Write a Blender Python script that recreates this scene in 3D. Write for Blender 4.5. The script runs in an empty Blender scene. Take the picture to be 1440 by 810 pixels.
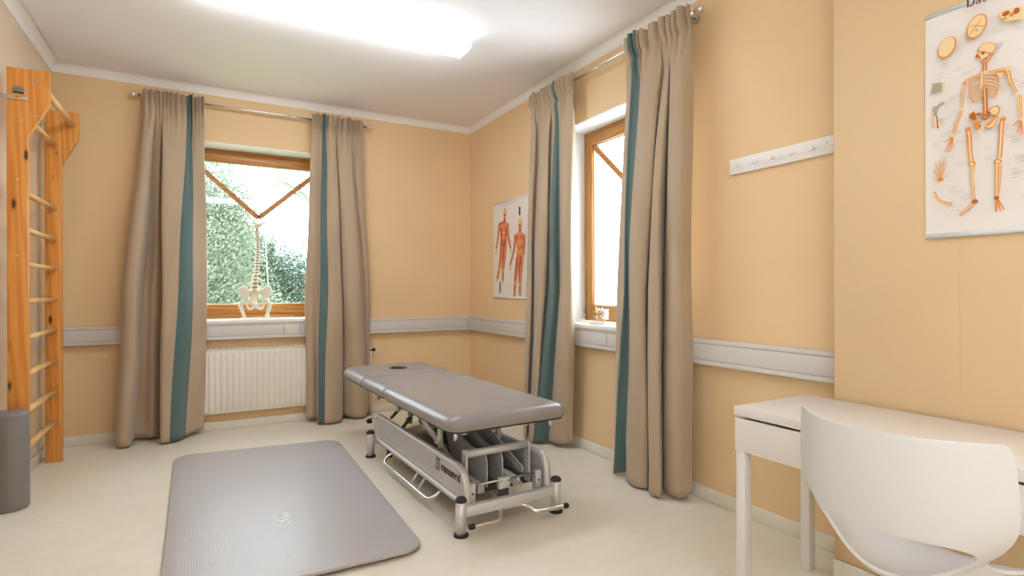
import bpy, bmesh, math, random
from mathutils import Vector, Matrix
random.seed(7)
SC = bpy.context.scene
COL = SC.collection
PI = math.pi
# room, metres: x to the right along the back wall, y away from the camera, z up
XL, XR, YB, YF, XB, YBUMP = -1.0125, 2.495, 5.355, -2.6, 2.30, 1.343
ZC, ZCROWN = 2.932, 2.872

# ---------------------------------------------------------------- helpers
def lin(c):
    return tuple((v/255/12.92) if v/255 <= .04045 else ((v/255+.055)/1.055)**2.4 for v in c)

def cr(pts, n=8):
    """smooth curve through pts (tuples of any length)"""
    out = []
    m = len(pts)
    for i in range(m-1):
        p0 = pts[max(i-1, 0)]; p1 = pts[i]; p2 = pts[i+1]; p3 = pts[min(i+2, m-1)]
        for k in range(n):
            t = k/n
            out.append(tuple(.5*((2*b)+(-a+c)*t+(2*a-5*b+4*c-d)*t*t+(-a+3*b-3*c+d)*t**3) for a, b, c, d in zip(p0, p1, p2, p3)))
    out.append(tuple(pts[-1]))
    return out

class MB:
    def __init__(s):
        s.v = []; s.f = []; s.m = []; s.sm = []
    def add(s, vs, fs, mi=0, smooth=False):
        b = len(s.v)
        s.v.extend([tuple(p) for p in vs])
        for f in fs:
            s.f.append(tuple(b+i for i in f)); s.m.append(mi); s.sm.append(smooth)
        return s
    def box(s, a, b, mi=0, bev=0.0, seg=2):
        x0, y0, z0 = [min(p, q) for p, q in zip(a, b)]; x1, y1, z1 = [max(p, q) for p, q in zip(a, b)]
        bm = bmesh.new()
        r = bmesh.ops.create_cube(bm, size=1)
        for v in bm.verts:
            v.co = Vector(((x0+x1)/2+v.co.x*(x1-x0), (y0+y1)/2+v.co.y*(y1-y0), (z0+z1)/2+v.co.z*(z1-z0)))
        if bev > 0:
            bmesh.ops.bevel(bm, geom=list(bm.edges), offset=bev, segments=seg, profile=.5, affect='EDGES')
        s.frombm(bm, mi, smooth=bev > 0)
        return s
    def frombm(s, bm, mi=0, smooth=False):
        bm.verts.index_update()
        s.add([v.co[:] for v in bm.verts], [[v.index for v in f.verts] for f in bm.faces], mi, smooth)
        bm.free()
    def tube(s, pts, r, n=12, mi=0, cap=True, smooth=True):
        pts = [Vector(p) for p in pts]
        rs = r if isinstance(r, (list, tuple)) else [r]*len(pts)
        up = None; rings = []
        for i, p in enumerate(pts):
            d = (pts[min(i+1, len(pts)-1)]-pts[max(i-1, 0)])
            if d.length < 1e-9: d = Vector((0, 0, 1))
            d.normalize()
            if up is None:
                up = d.orthogonal().normalized()
            else:
                up = (up-d*up.dot(d))
                if up.length < 1e-6: up = d.orthogonal()
                up.normalize()
            w = d.cross(up)
            rings.append([p+(up*math.cos(2*PI*k/n)+w*math.sin(2*PI*k/n))*rs[i] for k in range(n)])
        s.loft(rings, mi, True, smooth)
        if cap:
            for ring, rev in ((rings[0], True), (rings[-1], False)):
                s.add(ring, [list(range(n))[::-1] if rev else list(range(n))], mi, False)
        return s
    def loft(s, rings, mi=0, closed=True, smooth=True):
        n = len(rings[0]); fs = []
        for i in range(len(rings)-1):
            for k in range(n if closed else n-1):
                k2 = (k+1) % n
                fs.append((i*n+k, i*n+k2, (i+1)*n+k2, (i+1)*n+k))
        s.add([p for r in rings for p in r], fs, mi, smooth)
        return s
    def cap(s, ring, mi=0, rev=False):
        s.add(ring, [list(range(len(ring)))[::-1] if rev else list(range(len(ring)))], mi, False); return s
    def lathe(s, prof, c=(0, 0, 0), n=24, mi=0, axis='z'):
        rings = []
        for r, h in prof:
            ring = []
            for k in range(n):
                a = 2*PI*k/n; x, y = r*math.cos(a), r*math.sin(a)
                if axis == 'z': q = (c[0]+x, c[1]+y, c[2]+h)
                elif axis == 'x': q = (c[0]+h, c[1]+x, c[2]+y)
                else: q = (c[0]+y, c[1]+h, c[2]+x)
                ring.append(q)
            rings.append(ring)
        s.loft(rings, mi, True, True)
        s.cap(rings[0], mi, True); s.cap(rings[-1], mi)
        return s
    def prism(s, poly, axis, a, b, mi=0, smooth=False):
        """poly of 2d points extruded along axis from a to b"""
        def mk(p, h):
            if axis == 'x': return (h, p[0], p[1])
            if axis == 'y': return (p[0], h, p[1])
            return (p[0], p[1], h)
        r0 = [mk(p, a) for p in poly]; r1 = [mk(p, b) for p in poly]
        s.loft([r0, r1], mi, True, smooth); s.cap(r0, mi, True); s.cap(r1, mi)
        return s
    def ball(s, c, r, mi=0, n=12, m=8):
        r = r if isinstance(r, (list, tuple)) else (r, r, r)
        rings = []
        for i in range(m+1):
            t = PI*(.02+.96*i/m)
            rings.append([(c[0]+r[0]*math.sin(t)*math.cos(2*PI*k/n), c[1]+r[1]*math.sin(t)*math.sin(2*PI*k/n), c[2]-r[2]*math.cos(t)) for k in range(n)])
        s.loft(rings, mi, True, True); s.cap(rings[0], mi, True); s.cap(rings[-1], mi)
        return s
    def build(s, name, mats, parent=None, fix=True, off=(0, 0, 0)):
        me = bpy.data.meshes.new(name)
        if off != (0, 0, 0):
            s.v = [(p[0]-off[0], p[1]-off[1], p[2]-off[2]) for p in s.v]
        me.from_pydata(s.v, [], s.f)
        for m in (mats if isinstance(mats, (list, tuple)) else [mats]):
            me.materials.append(m)
        me.polygons.foreach_set('material_index', s.m)
        me.polygons.foreach_set('use_smooth', s.sm)
        if fix:
            bm = bmesh.new(); bm.from_mesh(me)
            bmesh.ops.remove_doubles(bm, verts=bm.verts, dist=1e-6)
            bmesh.ops.recalc_face_normals(bm, faces=bm.faces)
            bm.to_mesh(me); bm.free()
        me.update()
        o = bpy.data.objects.new(name, me); COL.objects.link(o)
        if parent is not None: o.parent = parent
        else: o.location = off
        return o

def tag(o, label=None, cat=None, group=None, kind=None):
    if label: o['label'] = label
    if cat: o['category'] = cat
    if group: o['group'] = group
    if kind: o['kind'] = kind
    return o

def thing(name, label, cat, loc=(0, 0, 0), rz=0, group=None, kind=None):
    o = bpy.data.objects.new(name, None); COL.objects.link(o)
    o.location = loc; o.rotation_euler = (0, 0, rz); o.empty_display_size = .1
    return tag(o, label, cat, group, kind)

def struct(name, mb, mats, parent=None, **k):
    o = mb.build(name, mats, parent, **k)
    if parent is None: o['kind'] = 'structure'
    return o

def shade_angle(o, deg=40):
    me = o.data
    me.polygons.foreach_set('use_smooth', [True]*len(me.polygons))
    bm = bmesh.new(); bm.from_mesh(me)
    for e in bm.edges:
        if len(e.link_faces) == 2 and e.calc_face_angle(0) > math.radians(deg): e.smooth = False
    bm.to_mesh(me); bm.free()

# ---------------------------------------------------------------- materials
def mat(name, rgb, rough=.5, metal=0., spec=.5, **kw):
    m = bpy.data.materials.new(name); m.use_nodes = True
    nt = m.node_tree; b = nt.nodes['Principled BSDF']
    b.inputs['Base Color'].default_value = (*lin(rgb), 1)
    b.inputs['Roughness'].default_value = rough
    b.inputs['Metallic'].default_value = metal
    b.inputs['Specular IOR Level'].default_value = spec
    for k, v in kw.items():
        b.inputs[k.replace('_', ' ')].default_value = v
    return m
def N(m, t): return m.node_tree.nodes.new(t)
def L(m, a, b): m.node_tree.links.new(a, b)
def bsdf(m): return m.node_tree.nodes['Principled BSDF']
def coords(m, scale=(1, 1, 1)):
    tc = N(m, 'ShaderNodeTexCoord'); mp = N(m, 'ShaderNodeMapping')
    mp.inputs['Scale'].default_value = scale
    L(m, tc.outputs['Object'], mp.inputs['Vector'])
    return mp.outputs['Vector']
def noise(m, vec, sc, detail=3, rough=.5):
    n = N(m, 'ShaderNodeTexNoise'); n.inputs['Scale'].default_value = sc; n.inputs['Detail'].default_value = detail; n.inputs['Roughness'].default_value = rough
    L(m, vec, n.inputs['Vector']); return n.outputs['Fac']
def ramp(m, fac, stops):
    r = N(m, 'ShaderNodeValToRGB')
    while len(r.color_ramp.elements) < len(stops): r.color_ramp.elements.new(.5)
    for e, (p, c) in zip(r.color_ramp.elements, stops):
        e.position = p; e.color = (*lin(c), 1)
    L(m, fac, r.inputs['Fac']); return r.outputs['Color']
def bump(m, fac, strength=.2, dist=.01):
    b = N(m, 'ShaderNodeBump'); b.inputs['Strength'].default_value = strength; b.inputs['Distance'].default_value = dist
    L(m, fac, b.inputs['Height']); L(m, b.outputs['Normal'], bsdf(m).inputs['Normal'])
def mixc(m, fac, a, b):
    x = N(m, 'ShaderNodeMix'); x.data_type = 'RGBA'
    if hasattr(fac, 'links'): L(m, fac, x.inputs[0])
    else: x.inputs[0].default_value = fac
    for s, v in ((6, a), (7, b)):
        if hasattr(v, 'links'): L(m, v, x.inputs[s])
        else: x.inputs[s].default_value = (*lin(v), 1)
    return x.outputs[2]

M = {}
def paint(name, c, rough=.6, var=4, bs=.06):
    m = mat(name, c, rough, spec=.35); v = coords(m)
    col = ramp(m, noise(m, v, 1.3, 3), [(.3, tuple(k-var for k in c)), (.7, tuple(min(255, k+var) for k in c))])
    L(m, col, bsdf(m).inputs['Base Color'])
    bump(m, noise(m, v, 160, 2), bs, .002)
    return m
M['wall'] = paint('peach_wall_paint', (235, 201, 155), var=3)
M['wallL'] = paint('glossy_wall_paint', (228, 206, 178), .22)
M['ceil'] = paint('ceiling_paint', (252, 247, 250), .7, var=1)
M['white'] = mat('white_trim', (244, 239, 235), .5)
M['reveal'] = mat('white_reveal', (240, 238, 238), .5)
# linoleum floor
m = M['floor'] = mat('cream_linoleum', (214, 198, 164), .3, spec=.5)
v = coords(m, (1, 1, 1))
c1 = ramp(m, noise(m, v, 1.6, 5, .6), [(.3, (232, 223, 205)), (.7, (240, 233, 219))])
c2 = mixc(m, .12, c1, ramp(m, noise(m, v, 14, 6, .7), [(.35, (190, 168, 126)), (.65, (232, 220, 196))]))
L(m, c2, bsdf(m).inputs['Base Color'])
rr = N(m, 'ShaderNodeMapRange'); rr.inputs[3].default_value = .24; rr.inputs[4].default_value = .42
L(m, noise(m, v, 3, 3), rr.inputs[0]); L(m, rr.outputs[0], bsdf(m).inputs['Roughness'])
# woods
def wood(name, a, b, knots=True, axis='z', rough=.38, sc=1.0):
    m = mat(name, a, rough)
    st = {'z': (1, 1, .05), 'y': (1, .05, 1), 'x': (.05, 1, 1)}[axis]
    v = coords(m, tuple(k*sc for k in st))
    w = N(m, 'ShaderNodeTexWave'); w.wave_type = 'BANDS'; w.bands_direction = 'DIAGONAL'
    w.inputs['Scale'].default_value = 16; w.inputs['Distortion'].default_value = 9; w.inputs['Detail'].default_value = 3; w.inputs['Detail Scale'].default_value = 1.2
    L(m, v, w.inputs['Vector'])
    col = ramp(m, w.outputs['Fac'], [(.15, a), (.85, b)])
    col = mixc(m, .35, col, ramp(m, noise(m, v, 60, 4), [(.3, a), (.7, b)]))
    if knots:
        v2 = coords(m, (13, 13, 4.4) if axis == 'z' else (9, 3, 9))
        vo = N(m, 'ShaderNodeTexVoronoi'); vo.inputs['Scale'].default_value = .85
        L(m, v2, vo.inputs['Vector'])
        k = ramp(m, vo.outputs['Distance'], [(.08, (255, 255, 255)), (.13, (120, 120, 120)), (.21, (0, 0, 0))])
        col = mixc(m, k, col, (92, 48, 20))
    L(m, col, bsdf(m).inputs['Base Color'])
    return m
M['pine'] = wood('orange_pine', (234, 162, 80), (216, 136, 54))
M['rung'] = wood('pale_beech_rung', (240, 198, 138), (226, 176, 110), False, 'y')
M['oak_z'] = wood('window_oak_upright', (196, 136, 62), (166, 104, 40), False, 'z')
M['oak_x'] = wood('window_oak_rail', (196, 136, 62), (166, 104, 40), False, 'x')
M['oak_y'] = wood('window_oak_side_rail', (200, 142, 68), (172, 112, 46), False, 'y')
# fabrics
def fabric(name, c, rough=.75):
    m = mat(name, c, rough, spec=.25); m.node_tree.nodes['Principled BSDF'].inputs['Sheen Weight'].default_value = .25
    v = coords(m, (1, 1, .35))
    c1 = ramp(m, noise(m, v, 5, 4), [(.3, tuple(k-5 for k in c)), (.7, tuple(k+5 for k in c))])
    L(m, c1, bsdf(m).inputs['Base Color'])
    n1 = N(m, 'ShaderNodeMath'); n1.operation = 'MULTIPLY_ADD'; n1.inputs[1].default_value = .15
    L(m, noise(m, coords(m, (1, 1, 1)), 500, 1), n1.inputs[0]); L(m, noise(m, v, 9, 3), n1.inputs[2])
    bump(m, n1.outputs[0], .35, .006)
    return m
M['curtain'] = fabric('beige_curtain', (182, 160, 134))
M['teal'] = fabric('teal_band', (88, 110, 108))
# plastics, metals
M['rail'] = mat('grey_plastic_trunking', (216, 210, 205), .45)
M['groove'] = mat('dark_joint', (70, 62, 56), .8)
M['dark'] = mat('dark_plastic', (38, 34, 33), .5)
M['black'] = mat('black_rubber', (22, 21, 21), .45)
M['chrome'] = mat('chrome', (225, 222, 218), .16, 1.)
M['steel'] = mat('brushed_steel', (190, 185, 178), .32, 1.)
M['silver'] = mat('silver_paint', (212, 210, 208), .36, .25)
M['panel'] = mat('grey_panel', (196, 193, 192), .42, .15)
M['tray'] = mat('dark_grey_tray', (78, 74, 72), .55)
M['radiator'] = mat('cream_radiator', (238, 230, 216), .4)
M['desk'] = mat('white_lacquer', (230, 222, 214), .33)
M['chair'] = mat('white_plastic', (222, 219, 217), .35)
M['socket'] = mat('cream_socket', (222, 214, 198), .45)
M['bone'] = mat('bone_plastic', (232, 222, 200), .45)
M['disc'] = mat('disc_grey', (112, 104, 98), .5)
M['nerve'] = mat('yellow_nerve', (226, 170, 40), .45)
M['artery'] = mat('red_artery', (196, 66, 30), .45)
M['plate'] = mat('clear_white_plate', (226, 226, 224), .25)
M['roller'] = mat('grey_vinyl_roll', (132, 124, 122), .5)
m = M['vinyl'] = mat('taupe_vinyl', (146, 139, 136), .29, spec=.5)
v = coords(m); bump(m, noise(m, v, 6, 3), .25, .012)
m = M['mat'] = mat('grey_foam_mat', (180, 174, 172), .36, spec=.5)
v = coords(m)
w = N(m, 'ShaderNodeTexWave'); w.wave_type = 'BANDS'; w.bands_direction = 'X'; w.inputs['Scale'].default_value = 28
w.inputs['Distortion'].default_value = 2.; w.inputs['Detail'].default_value = 0; w.inputs['Detail Scale'].default_value = .6
L(m, v, w.inputs['Vector']); bump(m, w.outputs['Fac'], .07, .003)
M['matlogo'] = mat('pale_print', (255, 255, 253), .75)
M['red'] = mat('red_tab', (200, 70, 80), .6)
M['paper'] = mat('poster_paper', (236, 228, 220), .32)
M['ink'] = mat('brown_ink', (92, 54, 26), .7)
M['inkline'] = mat('grey_ink', (196, 184, 174), .7)
M['bone1'] = mat('print_bone_pale', (240, 208, 156), .6)
M['bone2'] = mat('print_bone_orange', (226, 140, 60), .6)
M['bone3'] = mat('print_bone_brown', (176, 92, 36), .6)
M['pgrey'] = mat('print_grey', (172, 162, 140), .6)
M['mus1'] = mat('print_muscle_red', (206, 96, 58), .6)
M['mus2'] = mat('print_muscle_orange', (226, 142, 84), .6)
M['mus3'] = mat('print_muscle_dark', (158, 54, 32), .6)
M['mus4'] = mat('print_muscle_pale', (236, 196, 120), .6)
M['yellow'] = mat('yellow_button', (232, 168, 30), .4)
M['label'] = mat('grey_label', (150, 148, 140), .4)
# lamp diffuser
m = M['lamp'] = mat('lamp_diffuser', (255, 250, 244), .4)
bsdf(m).inputs['Emission Color'].default_value = (.84, .93, 1.03, 1)
bsdf(m).inputs['Emission Strength'].default_value = 19.0
# clear glass: reflects by angle, lets light through
m = M['glass'] = bpy.data.materials.new('window_glass'); m.use_nodes = True
nt = m.node_tree; nt.nodes.clear()
out = nt.nodes.new('ShaderNodeOutputMaterial'); mx = nt.nodes.new('ShaderNodeMixShader'); fr = nt.nodes.new('ShaderNodeFresnel')
tr = nt.nodes.new('ShaderNodeBsdfTransparent'); gl = nt.nodes.new('ShaderNodeBsdfGlossy')
fr.inputs['IOR'].default_value = 1.45; gl.inputs['Roughness'].default_value = .02; tr.inputs['Color'].default_value = (.97, .98, .97, 1)
ge = nt.nodes.new('ShaderNodeNewGeometry'); io = nt.nodes.new('ShaderNodeMapRange')
io.inputs[3].default_value = 1.45; io.inputs[4].default_value = 1/1.45   # leaving the pane: the inverse index
L(m, ge.outputs['Backfacing'], io.inputs[0]); L(m, io.outputs[0], fr.inputs['IOR']); L(m, fr.outputs[0], mx.inputs[0]); L(m, tr.outputs[0], mx.inputs[1]); L(m, gl.outputs[0], mx.inputs[2]); L(m, mx.outputs[0], out.inputs[0])
def leaf(name, c):
    m = mat(name, c, .6, spec=.2)
    b = bsdf(m); nt = m.node_tree
    t = N(m, 'ShaderNodeBsdfTranslucent'); t.inputs['Color'].default_value = (*lin(tuple(min(255, k+15) for k in c)), 1)
    x = N(m, 'ShaderNodeMixShader'); x.inputs[0].default_value = .35
    o = [n for n in nt.nodes if n.type == 'OUTPUT_MATERIAL'][0]
    L(m, b.outputs[0], x.inputs[1]); L(m, t.outputs[0], x.inputs[2]); L(m, x.outputs[0], o.inputs[0])
    return m
M['leafA'] = leaf('birch_leaf', (104, 117, 94))
M['leafB'] = leaf('bush_leaf', (64, 88, 76))
M['leafC'] = leaf('pale_leaf', (124, 131, 108))
M['bark'] = mat('bark', (150, 140, 128), .9)
M['lawn'] = mat('lawn', (120, 140, 90), .9)

# ---------------------------------------------------------------- the room
T = .34
WX0, WX1, WZ0, WZ1 = -.22, 1.10, .945, 2.475           # back window opening
RY0, RY1 = 2.30, 3.62                                  # right window opening
b = MB(); b.box((XL-T, YF-.2, -.12), (XR+T, YB+T, 0)); struct('floor', b, M['floor'])
b = MB(); b.box((XL-T, YF-.2, ZC), (XR+T, YB+T, ZC+.12)); struct('ceiling', b, M['ceil'])
b = MB()
b.box((XL-T, YB, 0), (WX0, YB+T, ZC)); b.box((WX1, YB, 0), (XR+T, YB+T, ZC))
b.box((WX0, YB, 0), (WX1, YB+T, WZ0-.04)); b.box((WX0, YB, WZ1), (WX1, YB+T, ZC))
struct('wall_back', b, M['wall'])
b = MB()
b.box((XR, YF, 0), (XR+T, RY0, ZC)); b.box((XR, RY1, 0), (XR+T, YB, ZC))
b.box((XR, RY0, 0), (XR+T, RY1, WZ0-.04)); b.box((XR, RY0, WZ1), (XR+T, RY1, ZC))
struct('wall_right', b, M['wall'])
LY0_, LY1_ = -2.4, -.5                                  # opening for an added, unseen window giving cool daylight, left wall behind the camera
b = MB(); b.box((XL-T, YF, 0), (XL, LY0_, ZC)); b.box((XL-T, LY1_, 0), (XL, YB, ZC)); b.box((XL-T, LY0_, 0), (XL, LY1_, WZ0-.04)); b.box((XL-T, LY0_, WZ1), (XL, LY1_, ZC))
struct('wall_left', b, M['wallL'])
b = MB(); b.box((XL-T, YF-.2, 0), (XR+T, YF, ZC)); struct('wall_front', b, M['wall'])
b = MB(); b.box((XB, YF, 0), (XR, YBUMP, ZC), bev=.003, seg=1)
b.box((XB-.0016, .905, 0.002), (XB+.001, .908, ZC-.002))
struct('wall_projecting', b, M['wall'])

# cove moulding: profile goes from the wall to the ceiling
def cove(name, p0, p1, inward):
    d = .06; prof = [(0, 0)] + [(d*(1-math.cos(t*PI/2/6))*.9+.004, (ZC-ZCROWN)*math.sin(t*PI/2/6)) for t in range(7)] + [(d, ZC-ZCROWN), (0, ZC-ZCROWN)]
    r = []
    for p in (p0, p1):
        r.append([(p[0]+inward[0]*a, p[1]+inward[1]*a, ZCROWN+h-.0005) for a, h in prof])
    b = MB(); b.loft(r, 0, True, False); b.cap(r[0]); b.cap(r[1])
    o = struct(name, b, M['white']); shade_angle(o, 35)
cove('trim_1', (XL, YB), (XR, YB), (0, -1))
cove('trim_2', (XR, YB), (XR, YBUMP), (-1, 0))
cove('trim_3', (XL, YF), (XL, YB), (1, 0))
def base(name, a, b_):
    b = MB(); b.box(a, b_, bev=.004); struct(name, b, M['floor'])
base('baseboard_back', (XL, YB-.012, 0), (XR, YB, .076))
base('baseboard_right', (XR-.012, YBUMP, 0), (XR, YB-.012, .076))
base('baseboard_left', (XL, YF, 0), (XL+.012, YB-.012, .076))
base('baseboard_projecting', (XB-.012, YF, 0), (XB, YBUMP, .076))

# reveals are white: thin plaster lining inside each opening
def window(name, P, horiz, mats):
    """P(a, d, z): a along the wall, d depth outwards from the wall face, z up; a runs a0..a1"""
    a0, a1 = horiz; mr, mu = mats
    w = thing(name, None, None, kind='structure')
    def bx(b, p, q, **k): b.box(P(*p), P(*q), **k)
    b = MB(); bx(b, (a0, .001, WZ1-.012), (a1, T, WZ1)); bx(b, (a0, .001, WZ0), (a0+.012, T, WZ1)); bx(b, (a1-.012, .001, WZ0), (a1, T, WZ1))
    b.build('reveal_lining', M['reveal'], w)
    a0 += .012; a1 -= .012; z0, z1 = WZ0+.005, WZ1-.012
    D0, D1 = .20, .27
    b = MB()
    bx(b, (a0+.0505, D0+.012, z1-.05), (a1-.0505, D1, z1), bev=.003); bx(b, (a0+.0505, D0+.012, z0), (a1-.0505, D1, z0+.06), bev=.003)
    b.build('frame_rail', mr, w)
    b = MB()
    bx(b, (a0, D0+.012, z0), (a0+.05, D1, z1), bev=.004); bx(b, (a1-.05, D0+.012, z0), (a1, D1, z1), bev=.004)
    b.build('frame_stile', mu, w)
    # sash, standing a little proud of the frame
    s0, s1, t0, t1 = a0+.03, a1-.03, z0+.038, z1-.034
    b = MB(); bx(b, (s0+.0782, D0, t1-.078), (s1-.0782, D1-.01, t1), bev=.003); bx(b, (s0+.0782, D0, t0), (s1-.0782, D1-.01, t0+.085), bev=.003)
    b.build('sash_rail', mr, w)
    b = MB(); bx(b, (s0, D0, t0), (s0+.078, D1-.01, t1), bev=.006); bx(b, (s1-.078, D0, t0), (s1, D1-.01, t1), bev=.006)
    b.build('sash_stile', mu, w)
    g0, g1, h0, h1 = s0+.078, s1-.078, t0+.085, t1-.078
    b = MB(); bx(b, (g0-.01, D0+.03, h0-.01), (g1+.01, D0+.034, h1+.01)); b.build('pane', M['glass'], w)
    # white glazing strip round the pane
    b = MB()
    for p, q in (((g0, D0+.022, h0), (g0+.008, D0+.03, h1)), ((g1-.008, D0+.022, h0), (g1, D0+.03, h1)), ((g0, D0+.022, h0), (g1, D0+.03, h0+.008)), ((g0, D0+.022, h1-.008), (g1, D0+.03, h1))): bx(b, p, q)
    b.build('glazing_strip', M['reveal'], w)
    # diagonal glazing bars from the upper corners down to the middle
    am = (g0+g1)/2; zm = 1.868
    for e in (g0, g1):
        n = Vector((am-e, 0, zm-h1)).normalized(); s = Vector((-n.z, 0, n.x))*.021
        q = [(e+s.x, h1+s.z), (am+s.x, zm+s.z), (am-s.x, zm-s.z), (e-s.x, h1-s.z)]
        b = MB(); r0 = [P(x, D0+.012, z) for x, z in q]; r1 = [P(x, D0+.03, z) for x, z in q]
        b.loft([r0, r1], 0, True, False); b.cap(r0); b.cap(r1); b.build('glazing_bar', mr, w)
    return w, (s0, s1, t0, t1), bx
w1, _, _ = window('window_1', lambda a, d, z: (a, YB+d, z), (WX0, WX1), (M['oak_x'], M['oak_z']))
w3, _, _ = window('window_added', lambda a, d, z: (XL-d, a, z), (LY0_, LY1_), (M['oak_y'], M['oak_z']))  # added window, out of view, brings daylight to the near half
w2, sr, bx2 = window('window_2', lambda a, d, z: (XR+d, a, z), (RY0, RY1), (M['oak_y'], M['oak_z']))
for nm, par, a, c in (('window_sill', w1, (WX0+.001, YB-.064, WZ0-.032), (WX1-.001, YB+.20, WZ0)), ('window_sill', w2, (XR-.064, RY0+.001, WZ0-.032), (XR+.20, RY1-.001, WZ0)), ('window_sill', w3, (XL-.20, LY0_+.001, WZ0-.032), (XL+.085, LY1_-.001, WZ0))):
    b = MB(); b.box(a, c, bev=.006); b.build(nm, M['white'], par)
b = MB(); b.tube([(XR+.195, RY1-.03, 1.01), (XR+.195, RY1-.03, 1.05)], .006); b.box((XR+.185, RY1-.055, .985), (XR+.20, RY1-.02, 1.0), bev=.003)
b.build('hinge', M['steel'], w2)

# ---------------------------------------------------------------- cable trunking on the walls
def trunk(name, label, P, a0, a1, marks, zt=.919, zb=.777):
    t = thing(name, label, 'cable trunking', group='grey cable trunking along the walls')
    D = .054
    b = MB()
    b.box(P(a0, .001, zb), P(a1, D, zb+.026), bev=.003); b.box(P(a0, .001, zt-.024), P(a1, D, zt), bev=.003)
    b.box(P(a0, .001, zb+.02), P(a1, D-.008, zt-.02), mi=1)
    b.build('channel', [M['rail'], M['groove']], t)
    b = MB(); b.box(P(a0+.001, .02, zb+.0275), P(a1-.001, D+.001, zt-.0255), bev=.002); b.build('lid', M['rail'], t)
    for a, w, k in marks:
        b = MB(); b.box(P(a-w/2, D-.004, zb+.03), P(a+w/2, D+.004, zt-.028), bev=.0015)
        b.box(P(a-w/2-.0025, D-.004, zb+.028), P(a-w/2, D+.0015, zt-.026), mi=1)
        o = b.build('socket_plate' if k else 'joint_cover', [M['socket'] if k else M['rail'], M['groove']], t)
    return t
PB = lambda a, d, z: (a, YB-d, z)
PR = lambda a, d, z: (XR-d, a, z)
trunk('cable_trunking', 'grey cable trunking running along the far wall under the tree-view window', PB, XL+.001, XR-.001, [(-.515, .07, True), (.665, .075, True), (.79, .05, False), (XR-.066, .018, False)])
trunk('cable_trunking', 'grey cable trunking along the window wall between corner and projecting wall', PR, YBUMP+.002, YB-.058, [(YB-.068, .016, False), (3.05, .09, False), (1.352, .014, False), (2.35, .02, False)])

# ---------------------------------------------------------------- curtains
def curtain(name, label, P, bot, mid, top, teal, npleat, seed):
    """rows of (along, depth) control points for the hem, half height and the top of the hanging part"""
    rnd = random.Random(seed)
    n = 22
    RB, RM, RT = cr(bot, n), cr(mid, n), cr(top, n)
    cnt = len(RB)
    zs = [0, .04, .09, .16, .25, .35, .46, .58, .7, .82, .94, 1.06, 1.18, 1.3, 1.42, 1.55, 1.68, 1.8, 1.92, 2.04, 2.15, 2.26, 2.35, 2.43, 2.5, 2.55, 2.59, 2.62, 2.645, 2.66, 2.68, 2.70, 2.73, 2.76, 2.785, 2.80, 2.805]
    a0, a1 = RT[0][0], RT[-1][0]
    ph = [rnd.uniform(-1, 1) for _ in range(npleat+2)]
    # heading pleats: uneven positions
    def sst(x): x = max(0, min(1, x)); return x*x*(3-2*x)
    rows = []
    for z in zs:
        row = []
        for i in range(cnt):
            u = i/(cnt-1)
            if z < 1.2:
                t = z/1.2; t = t+.12*math.sin(2*PI*t)*.0
                p = [RB[i][k]*(1-t)+RM[i][k]*t for k in (0, 1)]
            else:
                t = (z-1.2)/1.4; t = min(t, 1); t2 = t**1.6
                p = [RM[i][0]*(1-t)+RT[i][0]*t, RM[i][1]*(1-t2)+RT[i][1]*t2]
            p[0] += .004*math.sin(z*5+u*9+seed)*(1-sst((z-2.3)/.3)); p[1] += .004*math.sin(z*4.1+u*17+seed*2)*sst(z/.3)*(1-sst((z-2.3)/.3))
            # gathered heading
            wgt = sst((z-2.46)/.19)
            if wgt > 0:
                uu = (RT[i][0]-a0)/(a1-a0); k = uu*npleat+.35*math.sin(uu*11+seed); j = int(max(0, k))
                amp = (.011+.010*sst((z-2.66)/.06))*(.35+.95*abs(ph[j % len(ph)]))
                flare = sst((z-2.67)/.09)
                ah = RT[i][0]+.004*math.sin(k*PI*2+1)
                s3 = math.sin(k*2*PI); s3 = math.copysign(abs(s3)**.7, s3)
                dh = .122+amp*s3+.004*ph[j % len(ph)]+.012*flare*(1 if s3 > 0 else .1)+.25*(RT[i][1]-.12)*(1-flare)
                dh += .014*ph[(j+1) % len(ph)]*flare*.6
                dh = max(dh, .0985)
                p = [p[0]*(1-wgt)+ah*wgt, p[1]*(1-wgt)+dh*wgt]
                p[1] -= .010*math.exp(-((z-2.665)/.018)**2)
                p[1] = max(p[1], .0985) if z > 2.6 else p[1]
            zz = z
            if z <= .09: zz = z + (.012+.055*(1-min(1, RB[i][1]/.25)))*(1-z/.09*.5)
            if z > 2.72: zz += .006*math.sin(u*npleat*2*PI*.5+1)+.006*ph[int(u*npleat) % len(ph)]*(z-2.72)/.08
            row.append(P(p[0], p[1], zz))
        rows.append(row)
    i0, i1 = teal[0]*n, teal[1]*n
    def sheet(lo, hi):
        b = MB(); b.loft([r[lo:hi+1] for r in rows], 0, False, True); return b
    t = thing(name, label, 'curtain', group='beige curtains with a teal band', loc=P((a0+a1)/2, .12, 0))
    off = tuple(t.location)
    def put(nm, b, m):
        o = b.build(nm, m, t, off=off) if False else None
        b.v = [tuple(c-o_ for c, o_ in zip(p, off)) for p in b.v]
        o = b.build(nm, m, t)
        md = o.modifiers.new('cloth', 'SOLIDIFY'); md.thickness = .0035; md.offset = 0
        return o
    b = sheet(0, i0); b2 = sheet(i1, cnt-1); b.add(b2.v, b2.f, 0, True)
    put('fabric', b, M['curtain']); put('teal_stripe', sheet(i0, i1), M['teal'])
    return t
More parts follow.
